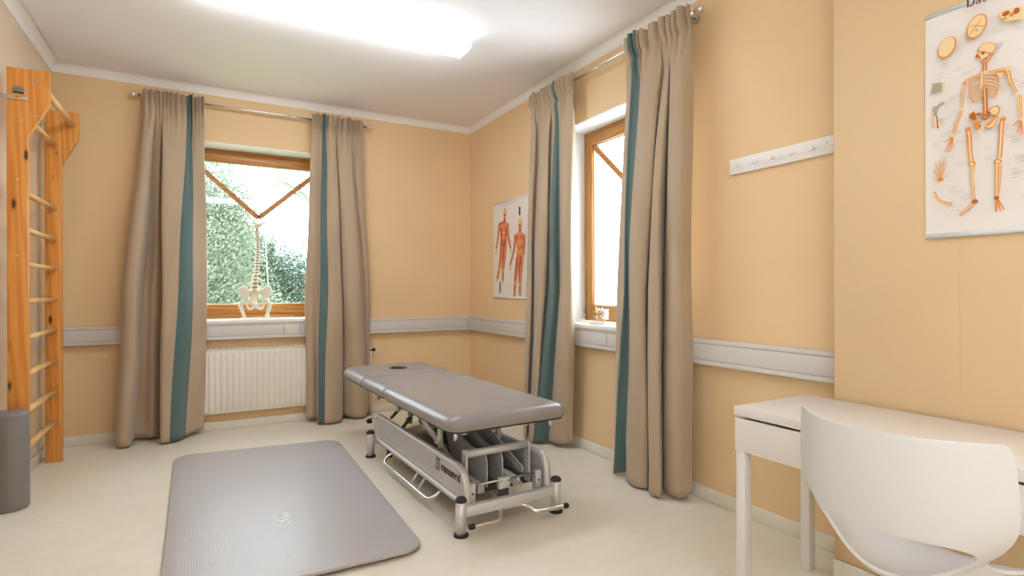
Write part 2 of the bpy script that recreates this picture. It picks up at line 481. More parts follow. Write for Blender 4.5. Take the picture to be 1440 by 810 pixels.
# fold lines, measured along the wall and out from it: hem, half height, below the heading
A_bot = [(-0.592,0.090),(-0.586,0.240),(-0.543,0.290),(-0.493,0.260),(-0.482,0.130),(-0.423,0.115),(-0.367,0.160),(-0.316,0.100),(-0.310,0.200),(-0.297,0.305),(-0.241,0.300),(-0.185,0.280),(-0.133,0.200),(-0.070,0.140),(-0.019,0.110),(-0.008,0.090)]
A_mid = [(-0.545,0.080),(-0.560,0.150),(-0.520,0.235),(-0.447,0.235),(-0.426,0.100),(-0.394,0.085),(-0.349,0.120),(-0.296,0.075),(-0.295,0.170),(-0.280,0.270),(-0.183,0.260),(-0.130,0.235),(-0.077,0.180),(-0.022,0.130),(0.020,0.095),(0.025,0.080)]
A_top = [(-0.414,0.100),(-0.423,0.115),(-0.397,0.145),(-0.350,0.140),(-0.340,0.100),(-0.327,0.120),(-0.297,0.130),(-0.287,0.100),(-0.287,0.120),(-0.277,0.145),(-0.120,0.130),(-0.106,0.105),(-0.085,0.100),(-0.060,0.125),(-0.008,0.125),(0.002,0.100)]
B_bot = [(0.822,0.085),(0.810,0.120),(0.850,0.140),(0.894,0.130),(0.878,0.250),(0.929,0.280),(1.000,0.295),(1.084,0.250),(1.131,0.120),(1.150,0.150),(1.219,0.220),(1.304,0.220),(1.357,0.130),(1.372,0.140),(1.398,0.090)]
B_mid = [(0.813,0.080),(0.799,0.110),(0.847,0.135),(0.900,0.115),(0.912,0.170),(0.978,0.200),(1.031,0.215),(1.099,0.180),(1.133,0.080),(1.136,0.140),(1.196,0.190),(1.273,0.170),(1.328,0.085),(1.346,0.120),(1.386,0.085)]
B_top = [(0.865,0.100),(0.860,0.115),(0.895,0.125),(0.931,0.100),(0.947,0.100),(0.985,0.115),(1.020,0.130),(1.060,0.120),(1.077,0.100),(1.088,0.125),(1.131,0.120),(1.194,0.130),(1.214,0.100),(1.247,0.130),(1.324,0.100)]
C_bot = [(4.037,0.110),(3.868,0.220),(3.755,0.260),(3.822,0.200),(3.684,0.270),(3.633,0.275),(3.684,0.240),(3.633,0.265),(3.590,0.230),(3.567,0.170),(3.483,0.170),(3.399,0.130),(3.366,0.085)]
C_mid = [(4.026,0.085),(3.929,0.150),(3.833,0.170),(3.878,0.115),(3.681,0.190),(3.616,0.165),(3.701,0.100),(3.629,0.130),(3.496,0.165),(3.475,0.120),(3.356,0.170),(3.293,0.150),(3.339,0.085)]
C_top = [(3.913,0.100),(3.895,0.115),(3.814,0.130),(3.813,0.100),(3.706,0.130),(3.613,0.120),(3.628,0.100),(3.553,0.110),(3.538,0.100),(3.514,0.100),(3.425,0.125),(3.323,0.125),(3.313,0.100)]
D_bot = [(2.835,0.110),(2.789,0.170),(2.748,0.210),(2.724,0.180),(2.691,0.150),(2.601,0.220),(2.504,0.235),(2.451,0.200),(2.513,0.130),(2.393,0.235),(2.344,0.240),(2.327,0.215),(2.430,0.100),(2.336,0.165),(2.227,0.170),(2.203,0.090)]
D_mid = [(2.822,0.100),(2.777,0.150),(2.674,0.185),(2.665,0.170),(2.633,0.175),(2.574,0.215),(2.483,0.235),(2.460,0.200),(2.533,0.120),(2.415,0.220),(2.353,0.235),(2.333,0.210),(2.444,0.075),(2.310,0.180),(2.206,0.190),(2.211,0.090)]
D_top = [(2.733,0.100),(2.703,0.115),(2.675,0.110),(2.646,0.100),(2.601,0.100),(2.542,0.125),(2.464,0.135),(2.404,0.125),(2.406,0.100),(2.389,0.100),(2.366,0.105),(2.352,0.105),(2.352,0.100),(2.308,0.130),(2.218,0.135),(2.183,0.100)]
curtain('curtain', 'beige curtain left of the tree-view window, wide teal band on its right half', PB, A_bot, A_mid, A_top, (10, 12), 13, 3)
curtain('curtain', 'beige curtain right of the tree-view window, narrow teal band near its left edge', PB, B_bot, B_mid, B_top, (4, 5), 13, 5)
curtain('curtain', 'beige curtain beside the muscle poster, broad teal band widening downwards', PR, C_bot, C_mid, C_top, (7, 9), 12, 11)
curtain('curtain', 'beige curtain nearest the peg rail, dark teal band down its left edge', PR, D_bot, D_mid, D_top, (2, 4), 9, 17)

def curtain_rod(label, P, a0, a1, z=2.765):
    t = thing('curtain_rod', label, 'curtain rod', group='chrome curtain rods')
    d = .078
    b = MB(); b.tube([P(a0, d, z), P(a1, d, z)], .0105, 16); b.build('rod', M['chrome'], t)
    for a, s in ((a0, -1), (a1, 1)):
        b = MB(); c = P(a+s*.03, d, z); b.ball(c, .023, n=20, m=14); b.tube([P(a-s*.005, d, z), P(a+s*.016, d, z)], .0145, 16); b.build('finial', M['chrome'], t)
    for a in (a0+.06, a1-.06):
        b = MB(); b.tube([P(a, .001, z), P(a, .012, z)], .022, 16); b.tube([P(a, .01, z), P(a, d, z)], .007, 10); b.build('bracket', M['steel'], t)
    return t
curtain_rod('chrome curtain rod above the tree-view window', PB, -.46, 1.36)
curtain_rod('chrome curtain rod with ball finial on the wall with the peg rail', PR, 2.185, 3.95)

# ---------------------------------------------------------------- radiator
t = thing('radiator', 'cream panel radiator under the tree-view window', 'radiator')
rx0, rx1, rz0, rz1, ry0, ry1 = -.10, 1.04, .147, .69, YB-.078, YB-.018
b = MB(); prof = []
x = rx0
W = .047
b.box((rx0, ry0+.012, rz0), (rx1, ry1, rz1), bev=.006)
xs = rx0+.03
while xs < rx1-.05:
    r0 = []; 
    pl = [(xs, ry0+.013), (xs+.007, ry0+.004), (xs+.012, ry0+.001), (xs+.034, ry0+.001), (xs+.039, ry0+.004), (xs+.046, ry0+.013)]
    rings = [[(px, py+(.006 if k in (0, 3) else 0), zz) for px, py in pl] for k, zz in enumerate((rz0+.025, rz0+.05, rz1-.05, rz1-.025))]
    b.loft(rings, 0, False, True)
    xs += W
o = b.build('panel', M['radiator'], t)
b = MB(); b.box((rx0, ry0+.006, rz1), (rx1, ry1+.002, rz1+.012), bev=.003)
k = rx0+.02
while k < rx1-.05:
    b.box((k, ry0+.02, rz1+.0122), (k+.034, ry1-.012, rz1+.0128), mi=1); k += .045
b.build('top_grille', [M['radiator'], M['groove']], t)
for xx in (.05, .9):
    b = MB(); b.box((xx, YB-.019, .2), (xx+.03, YB-.001, .6), bev=.002); b.build('wall_bracket', M['radiator'], t)
b = MB(); b.tube([(rx1, YB-.05, .62), (1.40, YB-.05, .62)], .009); b.build('supply_pipe', M['radiator'], t)
b = MB(); b.tube([(1.405, YB-.058, .64), (1.405, YB-.058, .0)], .008); b.build('supply_pipe', M['radiator'], t)
b = MB(); b.lathe([(.010, -.012), (.016, -.01), (.016, .014), (.009, .018)], (1.43, YB-.06, .622), 14, axis='x'); b.tube([(1.395, YB-.058, .62), (1.42, YB-.06, .622)], .009); b.build('valve', M['dark'], t)

# ---------------------------------------------------------------- wall bars
t = thing('wall_bars', 'orange pine wall bars with pale rungs on the left wall', 'wall bars', (-.92, 4.5, 0))
O = Vector(t.location)
def lc(p): return (p[0]-O.x, p[1]-O.y, p[2]-O.z)
def bxl(b, a, c, **k): b.box(lc(a), lc(c), **k)
for y0, y1 in ((4.07, 4.11), (4.91, 4.95)):
    b = MB(); bxl(b, (-.966, y0, 0), (-.874, y1, 2.462), bev=.003); b.build('post', M['pine'], t)
    b = MB(); b.prism([(-.8735-O.x, 2.462), (-.8735-O.x, 2.083), (-.779-O.x, 2.275), (-.779-O.x, 2.462)], 'y', y0-O.y+.001, y1-O.y-.001); b.build('header', M['pine'], t)
    for x, z in ((-.90, .46), (-.935, .46), (-.92, 1.40), (-.92, 1.83), (-.90, 2.165), (-.845, 2.40), (-.83, 2.2)):
        b = MB(); c = lc((x, y0, z)); b.lathe([(.0075, -.0025), (.0075, .002), (.005, .002)], (c[0], c[1], c[2]), 10, axis='y'); b.build('screw', M['steel'], t)
for i, z in enumerate((.279, .494, .709, .924, 1.139, 1.354, 1.559, 1.775, 2.225)):
    b = MB(); ring = []
    for y in (4.1105, 4.9095):
        ring.append([(-.918-O.x+.021*math.cos(a), y-O.y, z+.0165*math.sin(a)) for a in [2*PI*k/18 for k in range(18)]])
    b.loft(ring); b.cap(ring[0]); b.cap(ring[1]); b.build('rung', M['rung'], t)
b = MB(); ring = []
for y in (4.1105, 4.9095): ring.append([(-.812-O.x+.019*math.cos(a), y-O.y, 2.375+.019*math.sin(a)) for a in [2*PI*k/18 for k in range(18)]])
b.loft(ring); b.cap(ring[0]); b.cap(ring[1]); b.build('rung', M['rung'], t)
b = MB(); bxl(b, (-1.010, 4.0645, 2.281), (-.878, 4.0695, 2.307), bev=.001); b.build('metal_strap', M['steel'], t)
b = MB(); c = lc((-.918, 4.063, 2.296)); ring = [[(c[0]+.017*math.cos(a), c[1]-h, c[2]+.011*math.sin(a)) for a in [2*PI*k/20 for k in range(20)]] for h in (-.003, .0015)]
b.loft(ring); b.cap(ring[1])
for k in (-1, 0, 1): b.box((c[0]+k*.006-.002, c[1]-.0022, c[2]-.003), (c[0]+k*.006+.0015, c[1]-.0012, c[2]+.003), mi=1)
b.build('yellow_badge', [M['yellow'], M['ink']], t)
b = MB(); c = lc((-.915, 4.0692, 2.333)); R_ = .0285
arc = [(c[0]+R_*math.cos(a), c[2]+R_*.95*math.sin(a)) for a in [PI*k/16-.35+.0*k for k in range(18)]] ; arc = [(c[0]+R_*math.cos(a), c[2]+R_*math.sin(a)) for a in [-.6+(PI+1.2)*k/20 for k in range(21)]]
b.prism(arc, 'y', c[1]-.0006, c[1]+.0006)
b.prism([(c[0]-.025, c[2]-.004), (c[0]+.025, c[2]-.006), (c[0]+.021, c[2]-.017), (c[0]-.021, c[2]-.015)], 'y', c[1]-.0012, c[1]-.0006, mi=1)
for k in range(7):
    x = c[0]-.021+k*.006; b.prism([(x, c[2]+.006-.0003*k), (x+.004, c[2]+.0065-.0003*k), (x+.004, c[2]+.012-.0005*k), (x, c[2]+.0105-.0005*k)], 'y', c[1]-.0012, c[1]-.0006, mi=1)
b.build('sticker', [M['label'], M['dark']], t)

# standing roll in front of the wall bars
b = MB(); b.lathe([(.066, 0), (.076, .004), (.080, .014), (.080, .51), (.077, .527), (.066, .537), (.03, .541), (.005, .5415)], (0, 0, 0), 40)
t = thing('bolster_roll', 'grey vinyl bolster standing upright against the wall bars', 'bolster', (-.9306, 3.985, 0))
b.build('cover', M['roller'], t)
b = MB(); b.lathe([(.0812, -.001), (.0812, .0012)], (0, 0, .512), 40); b.build('seam', M['roller'], t)

# ---------------------------------------------------------------- exercise mat
def rounded_poly(cs, r, n=8):
    """polygon corners (ccw) with rounded corners; r one radius or one per corner"""
    out = []; m = len(cs)
    for i in range(m):
        p = Vector(cs[i]); a = (Vector(cs[i-1])-p).normalized(); c = (Vector(cs[(i+1) % m])-p).normalized()
        ri = r[i] if isinstance(r, (list, tuple)) else r
        ang = a.angle(c); d = ri/math.tan(ang/2); q0 = p+a*d; q1 = p+c*d
        bis = (a+c).normalized(); cen = p+bis*(ri/math.sin(ang/2))
        v0 = q0-cen; v1 = q1-cen; t0 = math.atan2(v0.y, v0.x); dt = math.atan2(v1.y, v1.x)-t0
        while dt > PI: dt -= 2*PI
        while dt < -PI: dt += 2*PI
        for k in range(n+1): out.append((cen.x+ri*math.cos(t0+dt*k/n), cen.y+ri*math.sin(t0+dt*k/n)))
    return out
def inset(poly, d):
    m = len(poly); out = []
    for i in range(m):
        p = Vector(poly[i]); a = (p-Vector(poly[i-1])); c = (Vector(poly[(i+1) % m])-p)
        if a.length < 1e-9: a = c
        if c.length < 1e-9: c = a
        n1 = Vector((-a.y, a.x)).normalized(); n2 = Vector((-c.y, c.x)).normalized(); nn = (n1+n2)
        nn.normalize(); k = d/max(.5, nn.dot(n1)); out.append((p.x+nn.x*k, p.y+nn.y*k))
    return out
mo = Vector((.36, 3.5, 0))
pl = rounded_poly([(-.155, 2.395), (.885, 2.372), (.918, 4.475), (-.19, 4.60)], .115, 10)
pl = [(x-mo.x, y-mo.y) for x, y in pl]
t = thing('exercise_mat', 'large grey exercise mat with rounded corners lying on the floor', 'exercise mat', tuple(mo))
b = MB()
def lift(p): # the near edge does not lie quite flat
    return .012*max(0, min(1, (-p[1]-.86)/.28))**2
def ring_at(d, z): return [(x, y, z+lift((x, y))) for x, y in inset(pl, d)]
rings = [ring_at(.006, .002), ring_at(0, .006), ring_at(0, .014), ring_at(.003, .018), ring_at(.008, .0195), ring_at(.06, .0195)]
_in = inset(pl, .06)
for k in (.95, .9, .85, .8, .74): rings.append([(x*k, y*k, .0195+lift((x*k, y*k))) for x, y in _in])
b.loft(rings, 0, True, True); b.cap(rings[0], 0, True)
# top as a strip mesh so the lifted edge stays smooth
b.cap(rings[-1])
b.build('foam_sheet', M['mat'], t)
b = MB()
for k, (x0, y0, x1, y1) in enumerate([(-.055,-.395,.01,-.405),(-.05,-.42,-.02,-.40),(-.02,-.40,.03,-.425),(-.045,-.44,.015,-.43),(.01,-.455,.035,-.43),(-.04,-.47,.02,-.465),(-.03,-.49,.0,-.475),(.0,-.49,.03,-.47),(-.055,-.515,-.005,-.51),(.005,-.52,.025,-.5),(.03,-.52,.04,-.515),(.0,-.375,.02,-.39)]):
    n = Vector((-(y1-y0), x1-x0)).normalized()*.0042
    b.add([(x0+n.x, y0+n.y, .0204), (x1+n.x, y1+n.y, .0204), (x1-n.x, y1-n.y, .0204), (x0-n.x, y0-n.y, .0204)], [(0, 1, 2, 3)], k % 3 == 1)
b.build('printed_mark', [M['matlogo'], M['panel']], t, fix=False)
b = MB(); b.box((.505, .79, .0193), (.548, .80, .0203)); b.build('tab', M['red'], t)

# ---------------------------------------------------------------- treatment table
TT = thing('treatment_table', 'grey height-adjustable treatment table with three padded sections and silver base', 'treatment table', (1.350, 3.208, 0), math.radians(1.8))
def cushion(name, x0, x1, y0, y1, radii, zb=.511, zt=.590, hole=None, drop=0):
    def outline(d):
        r = [max(.004, k-d*.8) for k in radii]; q = rounded_poly([(x0+d, y0+d), (x1-d, y0+d), (x1-d, y1-d), (x0+d, y1-d)], r, 8); out = []
        for i in range(4):
            out += q[i*9:i*9+9]
            a = Vector(q[i*9+8]); c = Vector(q[(i*9+9) % 36])
            for j in range(1, 12): out.append(tuple(a+(c-a)*j/12))
        return out
    b = MB()
    prof = [(.012, 0), (.004, .003), (.001, .010), (-.002, .022), (-.001, .034), (.004, .044), (.011, .052), (.021, .060), (.035, .0665), (.052, .0715), (.075, .0745), (.10, .0755)]
    rings = [[(x, y, zb+h*(zt-zb)/.0755) for x, y in outline(d)] for d, h in prof]
    cx, cy = (x0+x1)/2, (y0+y1)/2
    inner = rings[-1]; n = len(inner)
    if hole:
        hx, hy, hw, hl = hole
        hr = []
        for p in inner:
            a = math.atan2((p[1]-hy)/(y1-y0), (p[0]-hx)/(x1-x0))
            ca, sa = math.cos(a), math.sin(a); q = (abs(ca)**1.3+abs(sa)**1.3)**(-1/1.3)
            hr.append((hx+hw*q*ca, hy+hl*q*sa))
        for k in (.35, .7, .9): rings.append([(p[0]*(1-k)+q[0]*k, p[1]*(1-k)+q[1]*k, zt-.002*(k > .8)) for p, q in zip(inner, hr)])
        rings.append([(q[0], q[1], zt-.008) for q in hr])
        b.loft(rings, 0, True, True)
        rings.append([(q[0], q[1], zb) for q in hr]); b.loft(rings[-2:], 1, True, True)  # hole wall in the dark material: its shade is put into the colour
        b.loft([rings[0], rings[-1]], 0, True, False)
    else:
        for k in (.3, .6, .85): rings.append([(p[0]*(1-k)+cx*k, p[1]*(1-k)+cy*k, zt+.003*k) for p in inner])
        b.loft(rings, 0, True, True); b.cap(rings[-1]); b.cap(rings[0], 0, True)
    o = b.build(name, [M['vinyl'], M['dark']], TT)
    b = MB(); bp = outline(.012); r0 = [(x, y, zb-.007) for x, y in bp]; r1 = [(x, y, zb+.001) for x, y in bp]
    if hole:
        h0 = [(q[0]*1., q[1], zb-.007) for q in hr]; h1 = [(q[0], q[1], zb+.001) for q in hr]
        b.loft([r1, r0, h0, h1], 0, True, False)
    else:
        b.loft([r0, r1], 0, True, False); b.cap(r0, 0, True); b.cap(r1)
    b.build('cushion_board', M['dark'], o)
    return o
cushion('foot_cushion', -.355, .355, -.782, .243, [.075, .075, .02, .02])
cushion('middle_cushion', -.355, .355, .249, .722, [.02, .02, .02, .02])
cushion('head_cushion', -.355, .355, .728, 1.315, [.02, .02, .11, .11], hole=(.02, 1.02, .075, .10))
# feet
for sx in (-1, 1):
    for sy in (-1, 1):
        x, y = .284*sx, .745*sy
        b = MB(); b.lathe([(.0275, .012), (.0275, .170)], (x, y, 0), 24); o = b.build('leg', M['silver'], TT)
        b = MB(); b.lathe([(.029, .168), (.029, .174), (.026, .182), (.018, .189), (.006, .192)], (x, y, 0), 24); b.build('leg_cap', M['dark'], o)
        b = MB(); b.lathe([(.037, 0), (.038, .006), (.034, .012), (.029, .014)], (x, y, 0), 24); b.build('rubber_foot', M['black'], o)
for sy in (-1, 1):
    b = MB(); b.box((-.262, .745*sy-.02, .090), (.262, .745*sy+.02, .142), bev=.005); b.build('cross_beam', M['silver'], TT)
# side panels: a sheet panel inside a rounded tubular border
def side_outline(ins, y0=-.735, y1=.70):
    z0, z1 = .118+ins, .318-ins
    return rounded_poly([(y0+ins, z0), (y1-ins, z0), (y1-ins, z1), (y0+ins, z1)], [.03, .03, .03, .105-ins], 8)
for sx in (-1, 1):
    xo = .262*sx; xi = .222*sx; xm = .242*sx
    b = MB()
    prof = [(.018, xm-.016*sx), (.006, xm-.016*sx), (0, xm-.008*sx), (0, xm+.008*sx), (.004, xm+.017*sx), (.012, xm+.019*sx), (.022, xm+.015*sx), (.026, xm+.008*sx)]
    rings = [[(x, y, z) for y, z in side_outline(d)] for d, x in prof]
    b.loft(rings, 0, True, True); o = b.build('side_frame', M['silver'], TT)
    b = MB(); p = side_outline(.022); b.prism(p, 'x', xm-.012*sx, xm+.009*sx); pan = b.build('side_panel', M['panel'], TT)
    b = MB(); b.box((xm+.009*sx, -.70, .168), (xm+.0125*sx, .66, .174), bev=.0015); b.build('crease', M['silver'], pan)
    if sx < 0: LOGO = pan
def text_mesh(s, size, ext, offs=0.):
    cu = bpy.data.curves.new('txt', 'FONT'); cu.body = s; cu.size = size; cu.extrude = ext; cu.offset = offs; cu.align_x = 'LEFT'
    o = bpy.data.objects.new('txt', cu); COL.objects.link(o)
    dg = bpy.context.evaluated_depsgraph_get(); me = bpy.data.meshes.new_from_object(o.evaluated_get(dg))
    bpy.data.objects.remove(o); bpy.data.curves.remove(cu)
    return me
def put_text(s, name, size, m, parent, mw, offs=0., ext=.0006):
    me = text_mesh(s, size, ext, offs); me.transform(mw); me.materials.clear(); me.materials.append(m); me.name = name
    o = bpy.data.objects.new(name, me); COL.objects.link(o); o.parent = parent; return o
# faces -x, reads towards -y
RW = Matrix(((0, 0, -1, 0), (-1, 0, 0, 0), (0, 1, 0, 0), (0, 0, 0, 1)))
put_text('manumed', 'lettering', .060, M['dark'], LOGO, Matrix.Translation((-.2518, -.432, .230)) @ RW, .0018)
b = MB()
def sstroke(pts, w):
    b.tube([(-.2518, y, z) for y, z in pts], w, 8)
sstroke(cr([(-.405, .268), (-.395, .276), (-.378, .272), (-.376, .260), (-.392, .252), (-.405, .243), (-.402, .230), (-.385, .226), (-.372, .234)], 4), .0022)
sstroke(cr([(-.366, .270), (-.372, .283), (-.395, .287), (-.416, .276), (-.414, .258), (-.400, .249)], 4), .0016)
sstroke(cr([(-.416, .232), (-.406, .219), (-.385, .215), (-.364, .225), (-.366, .243), (-.380, .253)], 4), .0016)
b.build('emblem', M['dark'], LOGO)
# base tray and inner beams
b = MB(); b.box((-.215, -.60, .128), (.215, .66, .140), bev=.003); b.build('base_tray', M['tray'], TT)
for x in (-.115, .105):
    b = MB(); b.box((x-.02, -.64, .141), (x+.02, .64, .185), bev=.004); b.build('inner_beam', M['silver'], TT)
# upper frame under the cushions
for x in (-.19, .19):
    b = MB(); b.box((x-.016, -.60, .446), (x+.016, .245, .5035), bev=.004); b.build('upper_rail', M['silver'], TT)
    b = MB(); b.box((x-.013, .26, .452), (x+.013, 1.16, .5035), bev=.004); b.build('head_rail', M['silver'], TT)
for y in (-.40, .20):
    b = MB(); b.box((-.173, y-.018, .449), (.173, y+.018, .4995), bev=.004); b.build('upper_cross_rail', M['silver'], TT)
for y, z in ((.30, .425), (.735, .43)):
    b = MB(); b.tube([(-.235, y, z), (.235, y, z)], .017, 14); b.build('hinge_tube', M['silver'], TT)
    for x in (-.235, .235):
        b = MB(); b.prism(rounded_poly([(y-.022, z-.024), (y+.022, z-.024), (y+.022, .5035), (y-.022, .5035)], .012, 4), 'x', x-.004, x+.004); b.build('hinge_plate', M['steel'], TT)
# lifting arms: two plates each side, lower pivot near the foot end, upper pivot under the frame
def arm(x, p, q, w, th, m, name):
    d = Vector((q[0]-p[0], q[1]-p[1])); n = Vector((-d.y, d.x)).normalized()*w
    d.normalize()
    poly = []
    a0 = math.atan2(n.y, n.x)
    for k in range(9): a = a0+PI*k/8; poly.append((p[0]+w*math.cos(a), p[1]+w*math.sin(a)))
    for k in range(9): a = a0+PI+PI*k/8; poly.append((q[0]+w*math.cos(a), q[1]+w*math.sin(a)))
    b = MB(); b.prism(poly, 'x', x-th/2, x+th/2); return b.build(name, m, TT)
for x in (-.175, .175):
    arm(x, (-.56, .20), (.10, .43), .022, .01, M['silver'], 'lift_arm')
    arm(x*.86, (.50, .20), (-.22, .43), .022, .01, M['silver'], 'lift_arm')
for x in (-.06, .035):
    b = MB(); b.prism([(-.60, .15), (-.20, .15), (-.02, .40), (-.10, .40), (-.40, .33), (-.585, .315), (-.60, .28)], 'x', x-.004, x+.004); b.build('centre_plate', M['panel'], TT)
b = MB(); b.tube([(-.012, -.30, .235), (-.012, .42, .30)], .034, 16); b.tube([(-.012, -.50, .215), (-.012, -.28, .237)], .016, 12); b.build('lift_motor', M['tray'], TT)
# foot-end shaft between two upright brackets
for x in (-.192, .192):
    p = [(-.624, .142), (-.576, .142), (-.576, .345)] + [(-.60+.024*math.cos(a), .345+.026*math.sin(a)) for a in [PI*k/8 for k in range(1, 8)]] + [(-.624, .345)]
    b = MB(); b.prism(p, 'x', x-.006, x+.006); o = b.build('shaft_bracket', M['silver'], TT)
    b = MB(); b.tube([(x-.0095, -.60, .345), (x+.0095, -.60, .345)], .008, 10); b.build('bolt', M['steel'], o)
b = MB(); b.tube([(-.186, -.60, .345), (.186, -.60, .345)], .021, 18); b.build('push_shaft', M['silver'], TT)
for x in (-.200, .200):
    b = MB(); b.box((x-.018, -.705, .120), (x+.018, -.665, .225), bev=.003); o = b.build('end_upright', M['silver'], TT)
    b = MB(); b.tube([(x, -.7075, .175), (x, -.704, .175)], .006, 8); b.build('bolt', M['tray'], o)
b = MB(); b.tube([(-.182, -.685, .208), (.182, -.685, .208)], .0065, 12); b.build('control_shaft', M['steel'], TT)
b = MB(); b.box((-.042, -.700, .165), (.022, -.672, .222), bev=.002); o = b.build('control_block', M['silver'], TT)
for x in (-.030, .012):
    b = MB(); b.tube([(x, -.7025, .205), (x, -.698, .205)], .004, 8); b.build('bolt', M['tray'], o)
b = MB(); b.box((-.040, -.690, .125), (.020, -.676, .165)); b.build('block_foot', M['tray'], o)
b = MB(); b.tube([(.062, -.694, .208), (.085, -.706, .178)], [.010, .008], 10); b.ball((.088, -.707, .172), .010, n=10); b.build('latch_lever', M['steel'], TT)
# gas springs seen on the left side
for y0, z0, y1, z1 in ((.44, .335, .215, .465), (.22, .315, .02, .455)):
    a, c = Vector((-.232, y0, z0)), Vector((-.225, y1, z1)); mdl = a+(c-a)*.62
    b = MB(); b.tube([a, mdl], .0105, 12); o = b.build('gas_spring', M['black'], TT)
    b = MB(); b.tube([mdl, c], .005, 8); b.build('piston_rod', M['black'], o)
for x, y in ((-.19, -.28), (.19, -.28), (-.13, .36), (.13, .36)):
    b = MB(); b.box((x-.013, y-.013, .300), (x+.013, y+.013, .452), bev=.002); o = b.build('support_post', M['silver'], TT)
    b = MB(); b.tube([(x-.03, y, .335), (x+.02, y, .335)], .006, 8); b.build('pin', M['chrome'], o)
for x in (-.285, .285):
    b = MB(); b.tube([(x, -.69, .452), (x, -.69, .5035)], .011, 12); b.build('socket_sleeve', M['chrome'], TT)
# chrome foot controls
b = MB(); P_ = cr([(-.262, -.822, .068), (-.19, -.822, .067), (-.13, -.822, .066), (-.10, -.808, .070), (-.075, -.77, .086), (-.045, -.757, .09), (.0, -.757, .09), (.045, -.757, .09), (.075, -.77, .084), (.10, -.808, .066), (.13, -.822, .060), (.2, -.822, .057), (.290, -.822, .055)], 5)
b.tube(P_, .0095, 14); o = b.build('foot_switch_bar', M['chrome'], TT)
for p in (P_[0], P_[-1]):
    s = -1 if p[0] < 0 else 1
    b = MB(); b.lathe([(.013, -.012), (.0145, -.006), (.0145, .012), (.010, .018)] if s > 0 else [(.010, -.018), (.0145, -.012), (.0145, .006), (.013, .012)], p, 14, axis='x'); b.build('end_cap', M['black'], o)
for x in (-.035, .035):
    b = MB(); b.tube([(x, -.757, .09), (x, -.60, .125)], .008, 8); b.build('bar_arm', M['silver'], o)
for sx in (-1, 1):
    b = MB(); b.tube(cr([(sx*.225, .40, .112), (sx*.27, .405, .085), (sx*.300, .375, .062), (sx*.302, .3, .058), (sx*.302, 0, .058), (sx*.302, -.30, .058), (sx*.296, -.37, .062), (sx*.265, -.40, .085), (sx*.225, -.395, .112)], 6), .0085, 12); o = b.build('foot_rail', M['chrome'], TT)
    for y in (-.10, -.21):
        b = MB(); b.box((sx*.302-.004, y-.009, .058), (sx*.302+.004, y+.009, .066)); b.tube([(sx*.298, y, .062), (sx*.248, y, .125)], .008, 8); b.build('rail_stay', M['silver'], o)
    b = MB(); b.lathe([(.012, -.012), (.030, -.010), (.030, .010), (.012, .012)], (sx*.235, .47, .085), 18, axis='x'); b.box((sx*.235-.016, .45, .10), (sx*.235+.016, .49, .125)); b.build('castor', M['black'], TT)
# head-end brake pedal
b = MB(); b.box((-.262, .700, .118), (-.222, .745, .262), bev=.004); o = b.build('pedal_bracket', M['silver'], TT)
b = MB(); b.tube(cr([(-.242, .735, .262), (-.255, .79, .268), (-.285, .815, .258), (-.315, .82, .25)], 4), .007, 10); b.build('pedal_arm', M['steel'], o)
b = MB(); b.box((-.292, .79, .228), (-.258, .83, .254), bev=.004); b.build('pedal_pad', M['black'], o)

# ---------------------------------------------------------------- desk and chair
DX0, DX1, DY1, DY0, DZ = 1.822, XB-.014, 1.460, -.02, .740
t = thing('desk', 'narrow white desk standing against the projecting wall', 'desk', ((DX0+DX1)/2, .72, 0))
O = Vector(t.location)
b = MB(); bxl(b, (DX0, DY0, DZ-.036), (DX1, DY1, DZ), bev=.0025); b.build('top', M['desk'], t)
b = MB(); bxl(b, (DX0+.004, .09, .566), (DX0+.022, DY1-.002, .695), bev=.002); b.build('drawer_front', M['desk'], t)
b = MB(); bxl(b, (DX0+.022, DY0+.02, .58), (DX1-.02, DY0+.036, .7035)); bxl(b, (DX0+.022, DY1-.036, .58), (DX1-.02, DY1-.02, .7035)); bxl(b, (DX1-.036, DY0+.036, .58), (DX1-.02, DY1-.036, .7035)); bxl(b, (DX0+.022, DY0+.036, .58), (DX1-.036, DY1-.036, .592))
b.build('drawer_case', M['desk'], t)
for x in (DX0+.006, DX1-.046):
    for y in (DY1-.046, DY0+.006):
        b = MB(); bxl(b, (x, y, 0), (x+.04, y+.04, .5795), bev=.003); o = b.build('leg', M['desk'], t)

t = thing('chair', 'white moulded plastic chair with cut-out back pulled up to the desk', 'chair', (1.62, .74, 0))
# centre line of the shell: (x, z), half width, rise of the edges
prof = [(1.390, .862, .250, .130), (1.391, .80, .254, .132), (1.395, .73, .258, .132), (1.402, .67, .256, .130), (1.413, .61, .242, .126), (1.437, .545, .206, .118), (1.475, .492, .182, .112), (1.53, .462, .184, .108), (1.60, .450, .200, .096), (1.70, .448, .212, .078), (1.80, .452, .212, .055), (1.855, .448, .204, .034), (1.875, .436, .194, .02)]
PS = cr(prof, 10)
def shell(u, v):
    """u -1..1 across, v 0..1 from the top of the back to the seat's front edge"""
    f = max(0, min(.99999, v))*(len(PS)-1); i = int(f); k = f-i
    p = [a*(1-k)+c*k for a, c in zip(PS[i], PS[i+1])]
    d = (PS[i+1][0]-PS[i][0], PS[i+1][1]-PS[i][1]); l = math.hypot(*d) or 1
    nx, nz = -d[1]/l, d[0]/l
    au = abs(u); s = p[3]*au**2.1
    w = p[2]*(u if au < .2 else math.copysign(au-.06*(au-.2)*au, u))
    return (p[0]+nx*s-1.62, w, p[1]+nz*s)
NU = 96
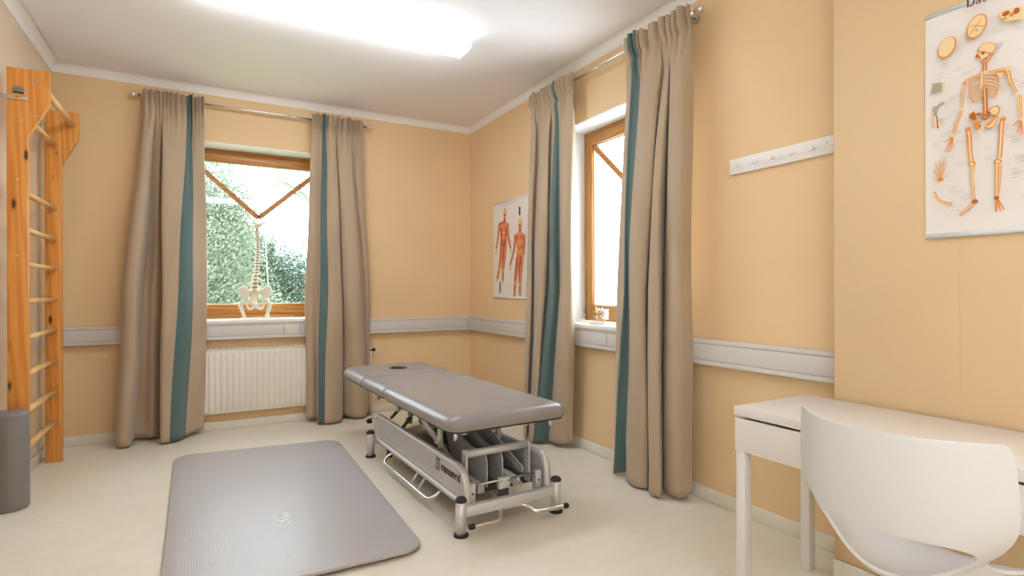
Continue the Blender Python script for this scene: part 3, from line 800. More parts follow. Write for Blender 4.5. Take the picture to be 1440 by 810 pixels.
def ray_rect(a, cu, cv, rad=.16):
    """outline of the unrolled shell (rounded rectangle in u,v) hit from (cu,cv)"""
    du, dv = math.cos(a), math.sin(a)
    best = 1e9
    if du > 1e-9: best = min(best, (1-cu)/du)
    if du < -1e-9: best = min(best, (-1-cu)/du)
    if dv > 1e-9: best = min(best, (1-cv)/dv)
    if dv < -1e-9: best = min(best, (0-cv)/dv)
    return best
outl, holep = [], []
CU, CV = -.05, .405
# outline sampled densely along the rounded rectangle, hole as a wide lens
rp = rounded_poly([(-1, 0), (1, 0), (1, 1), (-1, 1)], [.07, .07, .16, .16], 6)
dense = []
for i in range(len(rp)):
    a = Vector(rp[i]); c = Vector(rp[(i+1) % len(rp)]); k = max(1, int((c-a).length/.05))
    for j in range(k): dense.append(tuple(a+(c-a)*j/k))
hole = []
for u, v in dense:
    a = math.atan2((v-CV)*2.2, u-CU)
    ca, sa = math.cos(a), math.sin(a)
    e = 2.4
    q = (abs(ca)**e+abs(sa)**e)**(-1/e)
    hu = CU + .80*q*ca; hv = CV + (.085*q*sa)
    hole.append((hu, hv))
b = MB(); rings = []
for k in range(15):
    w = k/14; w = w**1.15
    rings.append([shell(h[0]*(1-w)+o_[0]*w, h[1]*(1-w)+o_[1]*w) for h, o_ in zip(hole, dense)])
b.loft(rings, 0, True, True)
o = b.build('seat_shell', M['chair'], t)
md = o.modifiers.new('thick', 'SOLIDIFY'); md.thickness = .009; md.offset = 0
md = o.modifiers.new('edge', 'BEVEL'); md.width = .003; md.segments = 3; md.limit_method = 'ANGLE'; md.angle_limit = math.radians(50)
b = MB(); b.box((-.01, -.10, .424), (.17, .10, .437), bev=.004); b.build('seat_plate', M['silver'], t)
b = MB(); b.lathe([(.026, .10), (.026, .25), (.016, .252), (.016, .424)], (.08, 0, 0), 20); b.build('gas_column', M['silver'], t)
b = MB()
for k in range(5):
    a = 2*PI*k/5+.3; c_, s_ = math.cos(a), math.sin(a)
    b.tube([(.08+.02*c_, .02*s_, .105), (.08+.15*c_, .15*s_, .088), (.08+.245*c_, .245*s_, .066)], [.022, .018, .013], 10)
b.build('star_base', M['silver'], t)
for k in range(5):
    a = 2*PI*k/5+.3; b = MB(); b.lathe([(.018, -.018), (.0275, -.014), (.0275, .014), (.018, .018)], (.08+.245*math.cos(a), .245*math.sin(a), .0275), 16, axis='x'); b.tube([(.08+.245*math.cos(a), .245*math.sin(a), .028), (.08+.245*math.cos(a), .245*math.sin(a), .066)], .006, 8); b.build('castor', M['dark'], t)

# ---------------------------------------------------------------- peg rail on the wall
t = thing('peg_rail', 'white wooden peg rail on the wall above the trunking', 'coat rail', (XR, 1.72, 1.856))
b = MB(); b.box((-.019, -.374, -.041), (-.001, .288, .041), bev=.003); b.build('board', M['white'], t)
for y in (1.945, 1.845, 1.745, 1.640, 1.535, 1.43):
    b = MB(); b.lathe([(.010, -.052), (.0125, -.05), (.0135, -.044), (.009, -.036), (.0075, -.028), (.0075, -.0185)], (0, y-1.72, -.002), 16, axis='x'); b.build('peg', M['white'], t)
b = MB(); b.lathe([(.004, -.0205), (.004, -.019)], (0, 1.475-1.72, .012), 10, axis='x'); b.build('screw', M['steel'], t)

# ---------------------------------------------------------------- posters
class Draw:
    """flat print on the sheet: coordinates h (left to right, metres) and z; layers keep their order"""
    def __init__(s, P, b): s.P = P; s.b = b; s.n = 0
    def poly(s, pts, mi):
        s.n += 1; e = .00004*s.n
        bm = bmesh.new(); vs = [bm.verts.new(s.P(h, z, e)) for h, z in pts]
        try:
            f = bm.faces.new(vs); bmesh.ops.triangulate(bm, faces=[f])
        except Exception: pass
        s.b.frombm(bm, mi+1)
    def stroke(s, pts, w, mi, smooth=True):
        if smooth and len(pts) > 2: pts = cr(pts, 6)
        if not isinstance(w, (list, tuple)): w = (w, w)
        m = len(pts); l, r = [], []
        for i, p in enumerate(pts):
            a = pts[max(0, i-1)]; c = pts[min(m-1, i+1)]; d = Vector((c[0]-a[0], c[1]-a[1]))
            if d.length < 1e-9: d = Vector((1, 0))
            d.normalize(); k = i/(m-1); ww = (w[0]*(1-k)+w[1]*k)/2
            l.append((p[0]-d.y*ww, p[1]+d.x*ww)); r.append((p[0]+d.y*ww, p[1]-d.x*ww))
        s.poly(l+r[::-1], mi)
    def dot(s, c, rx, rz, mi, rot=0, n=18):
        s.poly([(c[0]+rx*math.cos(a)*math.cos(rot)-rz*math.sin(a)*math.sin(rot), c[1]+rx*math.cos(a)*math.sin(rot)+rz*math.sin(a)*math.cos(rot)) for a in [2*PI*k/n for k in range(n)]], mi)
def poster(name, label, xw, yl, width, z0, z1, bow):
    t = thing(name, label, 'poster', (xw, yl, z0), group='anatomy wall charts')
    b = MB(); nx = 24; g = []
    def sx(h, z): # the sheet stands a little off the wall and bows
        k = (z-z0)/(z1-z0); e = h/width
        return .006+bow*math.sin(PI*k)*.6+bow*.5*math.sin(e*5+1)*(1-k)
    for j in range(13):
        z = z0+(z1-z0)*j/12
        g.append([(-sx(width*i/nx, z), -width*i/nx, z-z0) for i in range(nx+1)])
    gb = [[(q[0]+.0006, q[1], q[2]) for q in r] for r in g]
    b.loft(g, 0, False, True); b.loft([r[::-1] for r in gb], 0, False, True)
    edge = [g[0], [r[-1] for r in g], g[-1][::-1], [r[0] for r in g][::-1]]; edgeb = [gb[0], [r[-1] for r in gb], gb[-1][::-1], [r[0] for r in gb][::-1]]
    for e1, e2 in zip(edge, edgeb): b.loft([e1, e2], 0, False, False)
    for z in (z1-.006, z0+.006):
        sb = MB(); r = []
        for i in (0, nx):
            h = width*i/nx
            r.append([(-sx(h, z)+.0055*math.cos(a), -h, z-z0+.009*math.sin(a)) for a in [2*PI*k/12 for k in range(12)]])
        sb.loft(r); sb.cap(r[0]); sb.cap(r[1]); sb.build('hanging_strip', M['plate'], t)
    P = lambda h, z, e: (-sx(h, z)-.0008-e, -h, z-z0)
    return t, Draw(P, b)
S = {
  'cran':[(0.1587,2.0105),(0.1702,2.022),(0.1901,2.0202),(0.2054,2.01),(0.2068,1.992),(0.1984,1.9812),(0.1816,1.9911),(0.1702,1.9989),(0.1616,1.9987)],
  'face':[(0.1543,1.9942),(0.1659,1.9988),(0.1816,1.9929),(0.1929,1.9833),(0.1872,1.9731),(0.1815,1.9646),(0.1701,1.9617),(0.1658,1.9721),(0.1557,1.9794)],
  'eye1':[(0.1736,1.9898)],
  'eye2':[(0.1581,1.9857)],
  'mandible':[(0.1998,1.9824),(0.1928,1.9658),(0.1815,1.9558),(0.1701,1.9635)],
  'neck':[(0.1787,1.9568),(0.1781,1.9287)],
  'clavL':[(0.1701,1.9226),(0.1232,1.9152)],
  'clavR':[(0.1871,1.9221),(0.2367,1.918)],
  'scapR':[(0.2067,1.9153),(0.234,1.9058),(0.2149,1.8916)],
  'humR':[(0.238,1.9165),(0.2486,1.8632),(0.2617,1.8308)],
  'foreR1':[(0.2657,1.8211),(0.2707,1.7485)],
  'foreR2':[(0.2709,1.8195),(0.2746,1.7474)],
  'handR':[(0.272,1.7414),(0.2497,1.7235),(0.2641,1.6977),(0.2719,1.6907),(0.2784,1.6908)],
  'humL':[(0.1247,1.9047),(0.1207,1.8678),(0.1164,1.8218)],
  'foreL1':[(0.1155,1.8148),(0.0987,1.7792),(0.0894,1.7412)],
  'foreL2':[(0.1185,1.8121),(0.1048,1.7739),(0.0956,1.7378)],
  'handL':[(0.0894,1.7319),(0.0644,1.7157),(0.0659,1.6837),(0.0744,1.6781),(0.0831,1.678),(0.0924,1.6889)],
  'ribtopL':[(0.1527,1.9197)],
  'sternum':[(0.1724,1.9236),(0.17,1.8854),(0.1688,1.8724)],
  'rl0':[(0.1686,1.9134),(0.1469,1.9171),(0.138,1.9057)],
  'rl1':[(0.17,1.904),(0.1468,1.9028),(0.1371,1.888)],
  'rl2':[(0.17,1.8934),(0.1498,1.8911),(0.1374,1.8735)],
  'rl3':[(0.17,1.8827),(0.1526,1.8794),(0.1379,1.8589)],
  'rl4':[(0.1714,1.8734),(0.1555,1.8642),(0.1394,1.8458)],
  'rl5':[(0.1728,1.8623),(0.1584,1.849),(0.1438,1.8337)],
  'rl6':[(0.1742,1.8548),(0.1642,1.8401),(0.1511,1.8297)],
  'rr0':[(0.1743,1.915),(0.1983,1.9138),(0.2135,1.9016)],
  'rr1':[(0.1743,1.9061),(0.1983,1.9015),(0.2154,1.8871)],
  'rr2':[(0.1743,1.8955),(0.1983,1.8893),(0.2149,1.8733)],
  'rr3':[(0.1743,1.8866),(0.1983,1.877),(0.2148,1.8612)],
  'rr4':[(0.1757,1.8773),(0.1982,1.8648),(0.2134,1.8495)],
  'rr5':[(0.1785,1.8676),(0.1954,1.8534),(0.2107,1.8399)],
  'rr6':[(0.1813,1.8596),(0.1926,1.8455),(0.2065,1.8307)],
  'spine':[(0.1785,1.8711),(0.1807,1.8209),(0.1812,1.7819)],
  'iliL':[(0.1349,1.7948),(0.1496,1.8022),(0.1568,1.7905),(0.1582,1.7633),(0.1466,1.77),(0.1363,1.78)],
  'iliR':[(0.1841,1.7917),(0.1981,1.8035),(0.212,1.804),(0.2207,1.7934),(0.2161,1.7757),(0.2092,1.7671),(0.1953,1.7745)],
  'sac':[(0.1698,1.7851),(0.1925,1.7805),(0.184,1.7635),(0.1726,1.7666)],
  'ischL':[(0.1437,1.7636),(0.164,1.7547),(0.1697,1.7389),(0.1582,1.7365),(0.1495,1.7477)],
  'ischR':[(0.1783,1.7456),(0.1924,1.7366),(0.2036,1.7442),(0.2092,1.7637)],
  'femL':[(0.1333,1.7447),(0.1377,1.7183),(0.1391,1.6675),(0.1434,1.6378),(0.1469,1.628)],
  'femR':[(0.2269,1.7536),(0.2242,1.7388),(0.2214,1.6841),(0.2185,1.6362),(0.2179,1.6284)],
  'kneeL':[(0.1436,1.6236)],
  'kneeR':[(0.2128,1.6172)],
  'tibL':[(0.1477,1.6177),(0.1447,1.575),(0.1496,1.5031)],
  'footL':[(0.1516,1.4952),(0.1307,1.4725),(0.1073,1.4564)],
  'tibR':[(0.212,1.605),(0.2099,1.5067)],
  'fibR':[(0.2217,1.6055),(0.2149,1.506)],
  'footR':[(0.2098,1.4993),(0.2098,1.4525),(0.2195,1.4537),(0.2303,1.4572)],
  'oval':[(0.0729,2.047),(0.0992,2.0369),(0.073,2.086)],
  'base':[(0.1574,2.086),(0.1837,2.082),(0.1618,2.1234)],
  'block':[(0.2194,2.1138),(0.2791,2.0991),(0.279,2.0587),(0.2315,2.0705),(0.2221,2.0866)],
  'grey1':[(0.0295,1.934),(0.0585,1.9283),(0.0584,1.8984),(0.0246,1.8996)],
  'tan1':[(0.0585,1.9283),(0.0673,1.9254),(0.0673,1.8993),(0.0584,1.8984)],
  'joint':[(0.0342,1.8493),(0.0391,1.8291),(0.0374,1.8145)],
  'joint2':[(0.0631,1.8559),(0.0455,1.8442),(0.039,1.8178)],
  'tan2':[(0.0325,1.815),(0.0455,1.8115),(0.0454,1.7841),(0.0325,1.7875)],
  'tan3':[(0.0406,1.7853),(0.055,1.7834),(0.0534,1.7688),(0.0422,1.7698)],
  'hand3':[(0.0534,1.586),(0.032,1.6245),(0.0389,1.6526),(0.0526,1.6577),(0.0652,1.6514),(0.0727,1.6404)],
  'foot3':[(0.0342,1.5465),(0.0501,1.5122),(0.0879,1.4937)],
  'D':[(0.1311,2.1639),(0.1356,2.1853),(0.1459,2.1824),(0.1503,2.1678),(0.1429,2.1604)],
  'a':[(0.1561,2.1634),(0.1662,2.1606)],
  's':[(0.1705,2.1604),(0.1791,2.1653)],
  'Dstem':[(0.1326,2.1614),(0.1371,2.1828)],
  'Dbl':[(0.1281,2.1616)],
  'Dtop':[(0.1311,2.183)],
  'Dtop2':[(0.1474,2.1799)],
}
# skeleton chart: inks 0 brown, 1 grey line, 2 pale bone, 3 orange bone, 4 dark bone, 5 grey tissue
t, D = poster('wall_chart', 'skeleton chart on the projecting wall above the desk', XB-.001, 1.003, .57, 1.383, 2.190, .004)
INK = [M['ink'], M['inkline'], M['bone1'], M['bone2'], M['bone3'], M['pgrey']]
rn = random.Random(2)
for _ in range(150):   # the fine lettering is only grey dashes at this distance
    h, z = rn.uniform(.02, .52), rn.uniform(1.43, 2.06)
    if .12 < h < .23 and rn.random() < .75: continue
    for k in range(rn.choice((1, 2, 3))):
        D.stroke([(h, z-.008*k), (h+rn.uniform(.012, .035), z-.008*k+.001)], .0012, 1, False)
def bone(k, w, hi=.45, base=3, off=.001):
    D.stroke(S[k], w, base); ww = w if isinstance(w, tuple) else (w, w)
    D.stroke([(h-off*.6, z) for h, z in S[k]], (ww[0]*hi, ww[1]*hi), 2)
D.poly(S['cran'], 3); D.poly([(h*.9+.0187, z*.9+.2003) for h, z in S['cran']], 2); D.poly(S['face'], 3)
D.poly([(h*.8+.034, z*.8+.396) for h, z in S['face']], 2)
for k in ('eye1', 'eye2'): D.dot(S[k][0], .0055, .005, 4)
D.dot((.1640, 1.9785), .003, .004, 4); D.stroke(S['mandible'], .006, 3); D.stroke([(.170, 1.968), (.186, 1.972)], .003, 0)
bone('neck', .013, .3); 
for k in range(6): D.stroke([(.172, 1.955-k*.0045), (.185, 1.957-k*.0045)], .0012, 4)
D.poly(S['scapR'], 2); bone('clavL', .007); bone('clavR', .007); D.stroke(S['scapR'][:2], .006, 3)
for i in range(7):
    for sd in 'lr':
        D.stroke(S['r%s%d' % (sd, i)], .0048, 3); D.stroke([(h, z+.0006) for h, z in S['r%s%d' % (sd, i)]], .002, 2)
D.stroke([(.150, 1.918), (.139, 1.905), (.137, 1.88), (.139, 1.85), (.150, 1.83)], .002, 3)
D.stroke([(.207, 1.912), (.2155, 1.89), (.215, 1.86), (.2065, 1.832)], .002, 3)
bone('sternum', .009, .6); bone('spine', .012, .35, 4)
for k in range(9): D.stroke([(.171, 1.868-k*.0095), (.189, 1.870-k*.0095)], .002, 3)
for k in ('iliL', 'iliR'): D.poly(S[k], 3)
D.poly([(h*.75+.036, z*.75+.4465) for h, z in S['iliL']], 4); D.poly([(h*.75+.0515, z*.75+.447) for h, z in S['iliR']], 2)
D.stroke([S['iliL'][3], S['ischL'][1]], .012, 3); D.stroke([S['iliR'][5], S['ischR'][3]], .012, 3); D.stroke([S['iliL'][2], S['sac'][0]], .008, 4); D.stroke([S['iliR'][0], S['sac'][1]], .008, 4); D.poly(S['sac'], 4); D.poly([(h*.6+.072, z*.6+.7095) for h, z in S['sac']], 3)
D.poly(S['ischL'], 3); D.stroke(S['ischR'], .009, 3); D.stroke(S['ischR'], .004, 2); D.dot((.1665, 1.748), .003, .004, 4)
bone('femL', (.012, .011)); bone('femR', (.012, .011)); D.dot(S['femL'][0], .008, .007, 3); D.dot(S['femR'][0], .008, .007, 3)
for k in ('kneeL', 'kneeR'): D.dot(S[k][0], .0105, .009, 3); D.dot(S[k][0], .006, .005, 2)
bone('tibL', (.010, .007)); bone('tibR', (.010, .007)); bone('fibR', (.005, .004))
bone('footL', (.012, .008)); D.dot(S['footL'][0], .009, .008, 4)
for q in S['footR'][1:]: D.stroke([S['footR'][0], q], (.007, .003), 3)
D.dot(S['footR'][0], .007, .007, 4)
bone('humR', (.010, .008)); bone('foreR1', (.006, .005)); bone('foreR2', (.006, .005)); bone('humL', (.008, .007)); bone('foreL1', (.006, .005)); bone('foreL2', (.006, .005))
D.dot(S['humR'][0], .008, .008, 2); D.dot(S['humL'][0], .006, .006, 3)
for kk in ('handL', 'handR'):
    for q in S[kk][1:]: D.stroke([S[kk][0], q], (.0045, .0022), 3)
    D.dot(S[kk][0], .006, .005, 2)
D.dot(S['oval'][0], .027, .037, 3, -.3); D.dot((S['oval'][0][0]-.001, S['oval'][0][1]+.002), .0235, .0335, 2, -.3)
D.dot(S['base'][0], .027, .040, 3, -.3); D.dot(S['base'][0], .0235, .036, 2, -.3)
D.stroke([(.138, 2.064), (.172, 2.108)], .003, 3); D.stroke([(.142, 2.094), (.178, 2.078)], .003, 3); D.dot((.1575, 2.073), .004, .006, 1)
D.poly(S['block'], 2)
for h, z, a, c, mi in ((.235, 2.095, .010, .008, 4), (.25, 2.085, .007, .007, 3), (.262, 2.092, .008, .010, 4), (.232, 2.08, .006, .004, 3)): D.dot((h, z), a, c, mi)
D.poly(S['grey1'], 5); D.poly(S['tan1'], 2); D.stroke(S['joint'], (.013, .008), 5); D.stroke(S['joint2'], (.012, .007), 5); D.poly(S['tan2'], 2); D.poly(S['tan3'], 2); D.stroke([(.043, 1.815), (.046, 1.77)], .004, 4)
for q in S['hand3'][1:]: D.stroke([S['hand3'][0], q], (.005, .003), 3); D.stroke([S['hand3'][0], q], (.002, .001), 2)
D.dot(S['hand3'][0], .009, .007, 3); bone('foot3', (.007, .010))
# title: «Das» in a serif face
def ser(p): return (.1281+p[0], 2.1616+p[1]*1.0)
sl = -.0
def st(pts, w, sm=True): D.stroke([ser((h, z-h*.02)) for h, z in pts], w, 0, sm)
st([(.0055, .0), (.0055, .030)], .0055, False); st([(.0, .0005), (.012, .0005)], .0016, False); st([(.0, .0295), (.012, .0295)], .0016, False)
st([(.010, .0295), (.019, .0270), (.0225, .0205), (.0225, .0105), (.019, .0030), (.010, .0005)], .0045)
st([(.0295, .0155), (.033, .0185), (.038, .0175), (.0395, .013), (.0395, .003), (.042, .0005)], .0040); st([(.0395, .0105), (.0325, .009), (.0285, .0045), (.0315, .0008), (.036, .0018), (.0395, .0055)], .0030)
st([(.056, .0150), (.0525, .0183), (.0485, .0165), (.0485, .0125), (.0525, .0095), (.0560, .006), (.0545, .0015), (.050, .0005), (.0465, .0035)], .0032)
D.b.build('sheet', [M['paper']]+INK, t, fix=False)

# muscle chart
S = {
  'headA':[(0.2299,1.9263)],
  'neckA':[(0.2296,1.8798),(0.2211,1.8475)],
  'torA':[(0.122,1.8448),(0.2212,1.8542),(0.2899,1.8202),(0.2703,1.7233),(0.2617,1.6447),(0.1497,1.6532),(0.1415,1.7348)],
  'armAL':[(0.122,1.8381),(0.1012,1.7248),(0.0538,1.5921)],
  'armAR':[(0.2817,1.8211),(0.2974,1.6946),(0.3427,1.5798)],
  'legAL':[(0.1781,1.6511),(0.1576,1.5181),(0.1198,1.3982),(0.0759,1.3042)],
  'legAR':[(0.2341,1.6468),(0.2139,1.5017),(0.1909,1.3825),(0.1904,1.2821)],
  'headB':[(0.5174,1.796)],
  'neckB':[(0.5173,1.7644),(0.5146,1.7204)],
  'torB':[(0.4301,1.7025),(0.5146,1.7267),(0.5866,1.695),(0.5663,1.5713),(0.566,1.4961),(0.4653,1.5015),(0.4606,1.5912)],
  'armBL':[(0.4353,1.6957),(0.4087,1.569),(0.3286,1.4239)],
  'armBR':[(0.5865,1.6887),(0.586,1.57),(0.5759,1.5081)],
  'legBL':[(0.4857,1.5004),(0.4467,1.3744),(0.4203,1.2594),(0.4015,1.137)],
  'legBR':[(0.5411,1.4974),(0.5155,1.3596),(0.5049,1.2458),(0.5044,1.1443)],
  'obj1':[(0.508,1.9491),(0.5077,1.8731)],
  'obj2':[(0.1393,1.2761),(0.1331,1.1681)],
  'corner':[(0.0205,2.0415),(0.6125,2.0347),(0.5717,1.1136),(-0.014,1.126)],
}
t, D = poster('wall_chart', 'muscle chart with two red figures beside the corner', XR-.001, 4.79, .66, 1.118, 2.040, .006)
INK = [M['ink'], M['inkline'], M['mus4'], M['mus2'], M['mus1'], M['mus3']]
for k in ('A', 'B'):
    h0 = S['head'+k][0]
    for nm, w in (('legAL', (.075, .032)), ('legAR', (.075, .032)), ('armAL', (.05, .024)), ('armAR', (.05, .024))):
        key = nm[:3]+k+nm[-1]
        D.stroke(S[key], w, 4); D.stroke([(h+.004, z) for h, z in S[key]], (w[0]*.5, w[1]*.5), 3); D.stroke([(h-.012, z) for h, z in S[key]][:-1], (w[0]*.16, w[1]*.14), 5)
        a, c = S[key][-2], S[key][-1]
        if nm.startswith('arm'):
            for q in (-.02, -.007, .006, .018): D.stroke([c, (c[0]+q, c[1]-.045)], (.010, .006), 2)
        else:
            D.stroke([c, (c[0]-.012, c[1]-.022)], (.026, .034), 2); D.dot(S[key][2 if len(S[key]) > 2 else 1], .013, .02, 2)
    D.poly(S['tor'+k], 4)
    cx = sum(p[0] for p in S['tor'+k])/len(S['tor'+k]); zt = S['tor'+k][1][1]; zl = min(p[1] for p in S['tor'+k])
    if k == 'A':
        D.dot((cx-.038, zt-.045), .036, .026, 3); D.dot((cx+.034, zt-.045), .036, .026, 3); D.stroke([(cx, zt-.02), (cx, zl+.01)], .008, 2)
        for q in range(4):
            for s_ in (-1, 1): D.dot((cx+s_*.016, zt-.085-q*.026), .012, .010, 2 if q % 2 else 3)
        D.stroke([(cx-.055, zl+.03), (cx, zl-.03), (cx+.055, zl+.03)], .010, 5)
    else:
        D.stroke([(cx-.06, zt-.04), (cx, zt-.02), (cx+.06, zt-.04)], .03, 3); D.stroke([(cx, zt-.02), (cx, zl+.07)], .010, 2); D.dot((cx-.035, zt-.10), .028, .035, 3); D.dot((cx+.035, zt-.10), .028, .035, 3)
        D.dot((cx-.028, zl+.035), .034, .038, 3); D.dot((cx+.028, zl+.035), .034, .038, 3); D.stroke([(cx, zl+.06), (cx, zl-.005)], .006, 5)
        D.stroke([(cx-.05, zt-.15), (cx, zt-.19), (cx+.05, zt-.15)], .010, 2)
    D.stroke(S['neck'+k], .045, 4)
    D.dot(h0, .030, .047, 3); D.dot((h0[0], h0[1]+.012), .024, .030, 2); D.dot((h0[0]-.004, h0[1]-.02), .016, .016, 4)
D.stroke(S['obj1'], .024, 0); D.stroke(S['obj2'], .022, 0)
for k in range(40):
    h, z = rn.choice((.04, .34, .36, .40, .61)), rn.uniform(1.2, 1.9)
    D.stroke([(h, z), (h+.03, z)], .003, 1, False)
D.stroke([(.14, 2.0), (.45, 2.005)], .004, 1, False)
D.b.build('sheet', [M['paper']]+INK, t, fix=False)

# ---------------------------------------------------------------- ceiling lamp
def ceiling_lamp(label, LX0, LX1, LY0, LY1):
    t = thing('ceiling_lamp', label, 'ceiling lamp', ((LX0+LX1)/2, (LY0+LY1)/2, ZC), group='fluorescent ceiling lamps')
    hx, hy = (LX1-LX0)/2, (LY1-LY0)/2
    b = MB(); b.box((-hx+.012, -.045, -.017), (hx-.012, .045, -.0005), bev=.003); b.build('housing', M['white'], t)
    b = MB(); pf = rounded_poly([(-hy, -.080), (hy, -.080), (hy, -.0175), (-hy, -.0175)], [.014, .014, .002, .002], 5); b.prism(pf, 'x', -hx+.010, hx-.010); b.build('diffuser', M['lamp'], t)
    for x in (-hx, hx-.012):
        b = MB(); pf = rounded_poly([(-hy-.002, -.083), (hy+.002, -.083), (hy+.002, -.0145), (-hy-.002, -.0145)], .016, 5); b.prism(pf, 'x', x, x+.012); b.build('end_cap', M['white'], t)
ceiling_lamp('long white fluorescent lamp on the ceiling, switched on', -.14, 1.605, 3.415, 3.600)
ceiling_lamp('fluorescent ceiling lamp added outside the view to light the near half of the room', -.14, 1.605, -.60, -.415)  # added lamp, never in view, brightens the near half of the room

# ---------------------------------------------------------------- spine model on the sill
SZ = WZ0
t = thing('spine_model', 'spine and pelvis model with thigh bone stumps on the tree-view window sill', 'anatomical model', (.40, 5.42, SZ))
O = Vector((.40, 5.42, SZ))
b = MB(); b.box((-.128, -.07, .0), (.128, .07, .009), bev=.002); b.build('base_plate', M['plate'], t)
b = MB(); b.tube(cr([(.118, .05, .009), (.116, .05, .15), (.10, .05, .5), (.078, .045, .845), (.06, .03, .86), (.035, .0, .862)], 6), .0042, 10); b.build('stand_rod', M['chrome'], t)
# spine curve from sacrum up: (x, y, z)
sp = [(-.007, .000, .245), (-.006, -.010, .285), (-.003, -.014, .320), (.001, -.008, .365), (.006, .000, .395), (.012, .012, .435), (.018, .022, .485), (.021, .030, .545), (.022, .032, .605), (.024, .022, .660), (.020, .006, .710), (.016, .000, .760), (.018, .002, .812), (.020, .004, .825)]
CV_ = cr(sp, 12)
# cumulative length and an even walk with vertebrae that get smaller upward
Lc = [0.]
for p, q in zip(CV_, CV_[1:]): Lc.append(Lc[-1]+(Vector(q)-Vector(p)).length)
def at(s):
    s = max(0, min(Lc[-1]-1e-6, s)); i = 0
    while Lc[i+1] < s: i += 1
    k = (s-Lc[i])/(Lc[i+1]-Lc[i]); p = Vector(CV_[i]).lerp(Vector(CV_[i+1]), k); d = (Vector(CV_[i+1])-Vector(CV_[i])).normalized(); return p, d
wts = [1.9-1.15*(i/23)**.8 for i in range(24)]; tot = sum(wts); pos = 0
for i in range(24):
    h = Lc[-1]*wts[i]/tot; p, d = at(pos+h/2); pos += h
    r = .0255-.0145*(i/23)**.75; bh = h*.74
    def pt(x, y, z): return (p.x+x, p.y+y-0*z, p.z+z)
    b = MB(); b.lathe([(r*.97, -bh/2), (r, -bh/2+.001), (r*.86, 0), (r, bh/2-.001), (r*.97, bh/2)], tuple(p), 14)
    # arch, side and rear processes
    b.tube([pt(-r*.6, r*.7, 0), pt(-r*.75, r*1.3, 0), pt(0, r*1.75, -.002), pt(r*.75, r*1.3, 0), pt(r*.6, r*.7, 0)], h*.16, 6)
    sl = 1.55 if i < 5 else (1.5 if i < 17 else 1.35)
    for s_ in (-1, 1): b.tube([pt(s_*r*.6, r*1.1, 0), pt(s_*r*sl, r*1.25, .002)], [h*.17, h*.09], 6)
    b.tube([pt(0, r*1.6, 0), pt(0, r*2.7, -h*(.35 if i < 17 else .15))], [h*.2, h*.13], 6)
    vt = b.build('vertebra', M['bone'] if i < 17 else M['bone'], t)
    if i < 23:
        q, _ = at(pos); b = MB(); b.lathe([(r*.90, -h*.13), (r*.95, 0), (r*.90, h*.13)], tuple(q), 14); b.build('disc', M['disc'], t)
    if i < 22:
        b = MB(); ln = (.038 if i < 6 else .012)
        for s_ in (-1, 1):
            a0 = pt(s_*r*.75, r*.75, h*.4); b.tube(cr([a0, (a0[0]+s_*ln*.5, a0[1]-.002, a0[2]-.002-(.008 if i < 6 else 0)), (a0[0]+s_*ln, a0[1]-.004, a0[2]-(.024 if i < 6 else .003))], 4), .0021 if i < 6 else .0019, 6)
        b.build('nerve_pair', M['nerve'], vt)
    if i >= 17:
        b = MB()
        for s_ in (-1, 1): b.tube([pt(s_*r*1.1, -.002, -h*.5), pt(s_*r*1.15, -.002, h*.5)], .0017, 6)
        b.build('artery', M['artery'], vt)
    elif i >= 7:
        b = MB(); b.tube([pt(r*.95, r*1.2, -h*.5), pt(r*.95, r*1.2, h*.5)], .0026, 6); b.build('nerve_root', M['nerve'], vt)
# base of the skull
b = MB(); rg = []
for k in range(7):
    a = k/6; rg.append([(.030+(.012+.044*a)*math.cos(x), -.005+(.012+.046*a)*math.sin(x), .822+.030*a*a+.020*math.cos(x)*a) for x in [2*PI*j/20 for j in range(20)]])
b.loft(rg, 0, True, True); o = b.build('skull_base', M['bone'], t); md = o.modifiers.new('thick', 'SOLIDIFY'); md.thickness = .004
b = MB(); b.tube([(.019, -.003, .825), (.021, -.004, .85), (.024, -.004, .868)], [.006, .0075, .005], 10); b.build('spinal_cord', M['nerve'], t)
# sacrum
b = MB()
rg = []
for k in range(8):
    a = k/7; w = .050*(1-a)**.75+.008; z = .252-.135*a; y = .004+.035*math.sin(a*PI*.8)
    rg.append([(-.010+w*math.cos(x), y+(.018*(1-a)+.006)*math.sin(x), z) for x in [2*PI*j/20 for j in range(20)]])
b.loft(rg, 0, True, True); b.cap(rg[0]); b.cap(rg[-1]); o = b.build('sacrum', M['bone'], t)
b = MB()
for k in range(3):
    for s_ in (-1, 1): b.tube(cr([(-.010+s_*.018, -.012, .225-.026*k), (-.010+s_*.030, -.022, .215-.026*k), (-.010+s_*.026, -.02, .198-.028*k)], 4), .0026, 6)
b.build('sacral_nerve', M['nerve'], o)
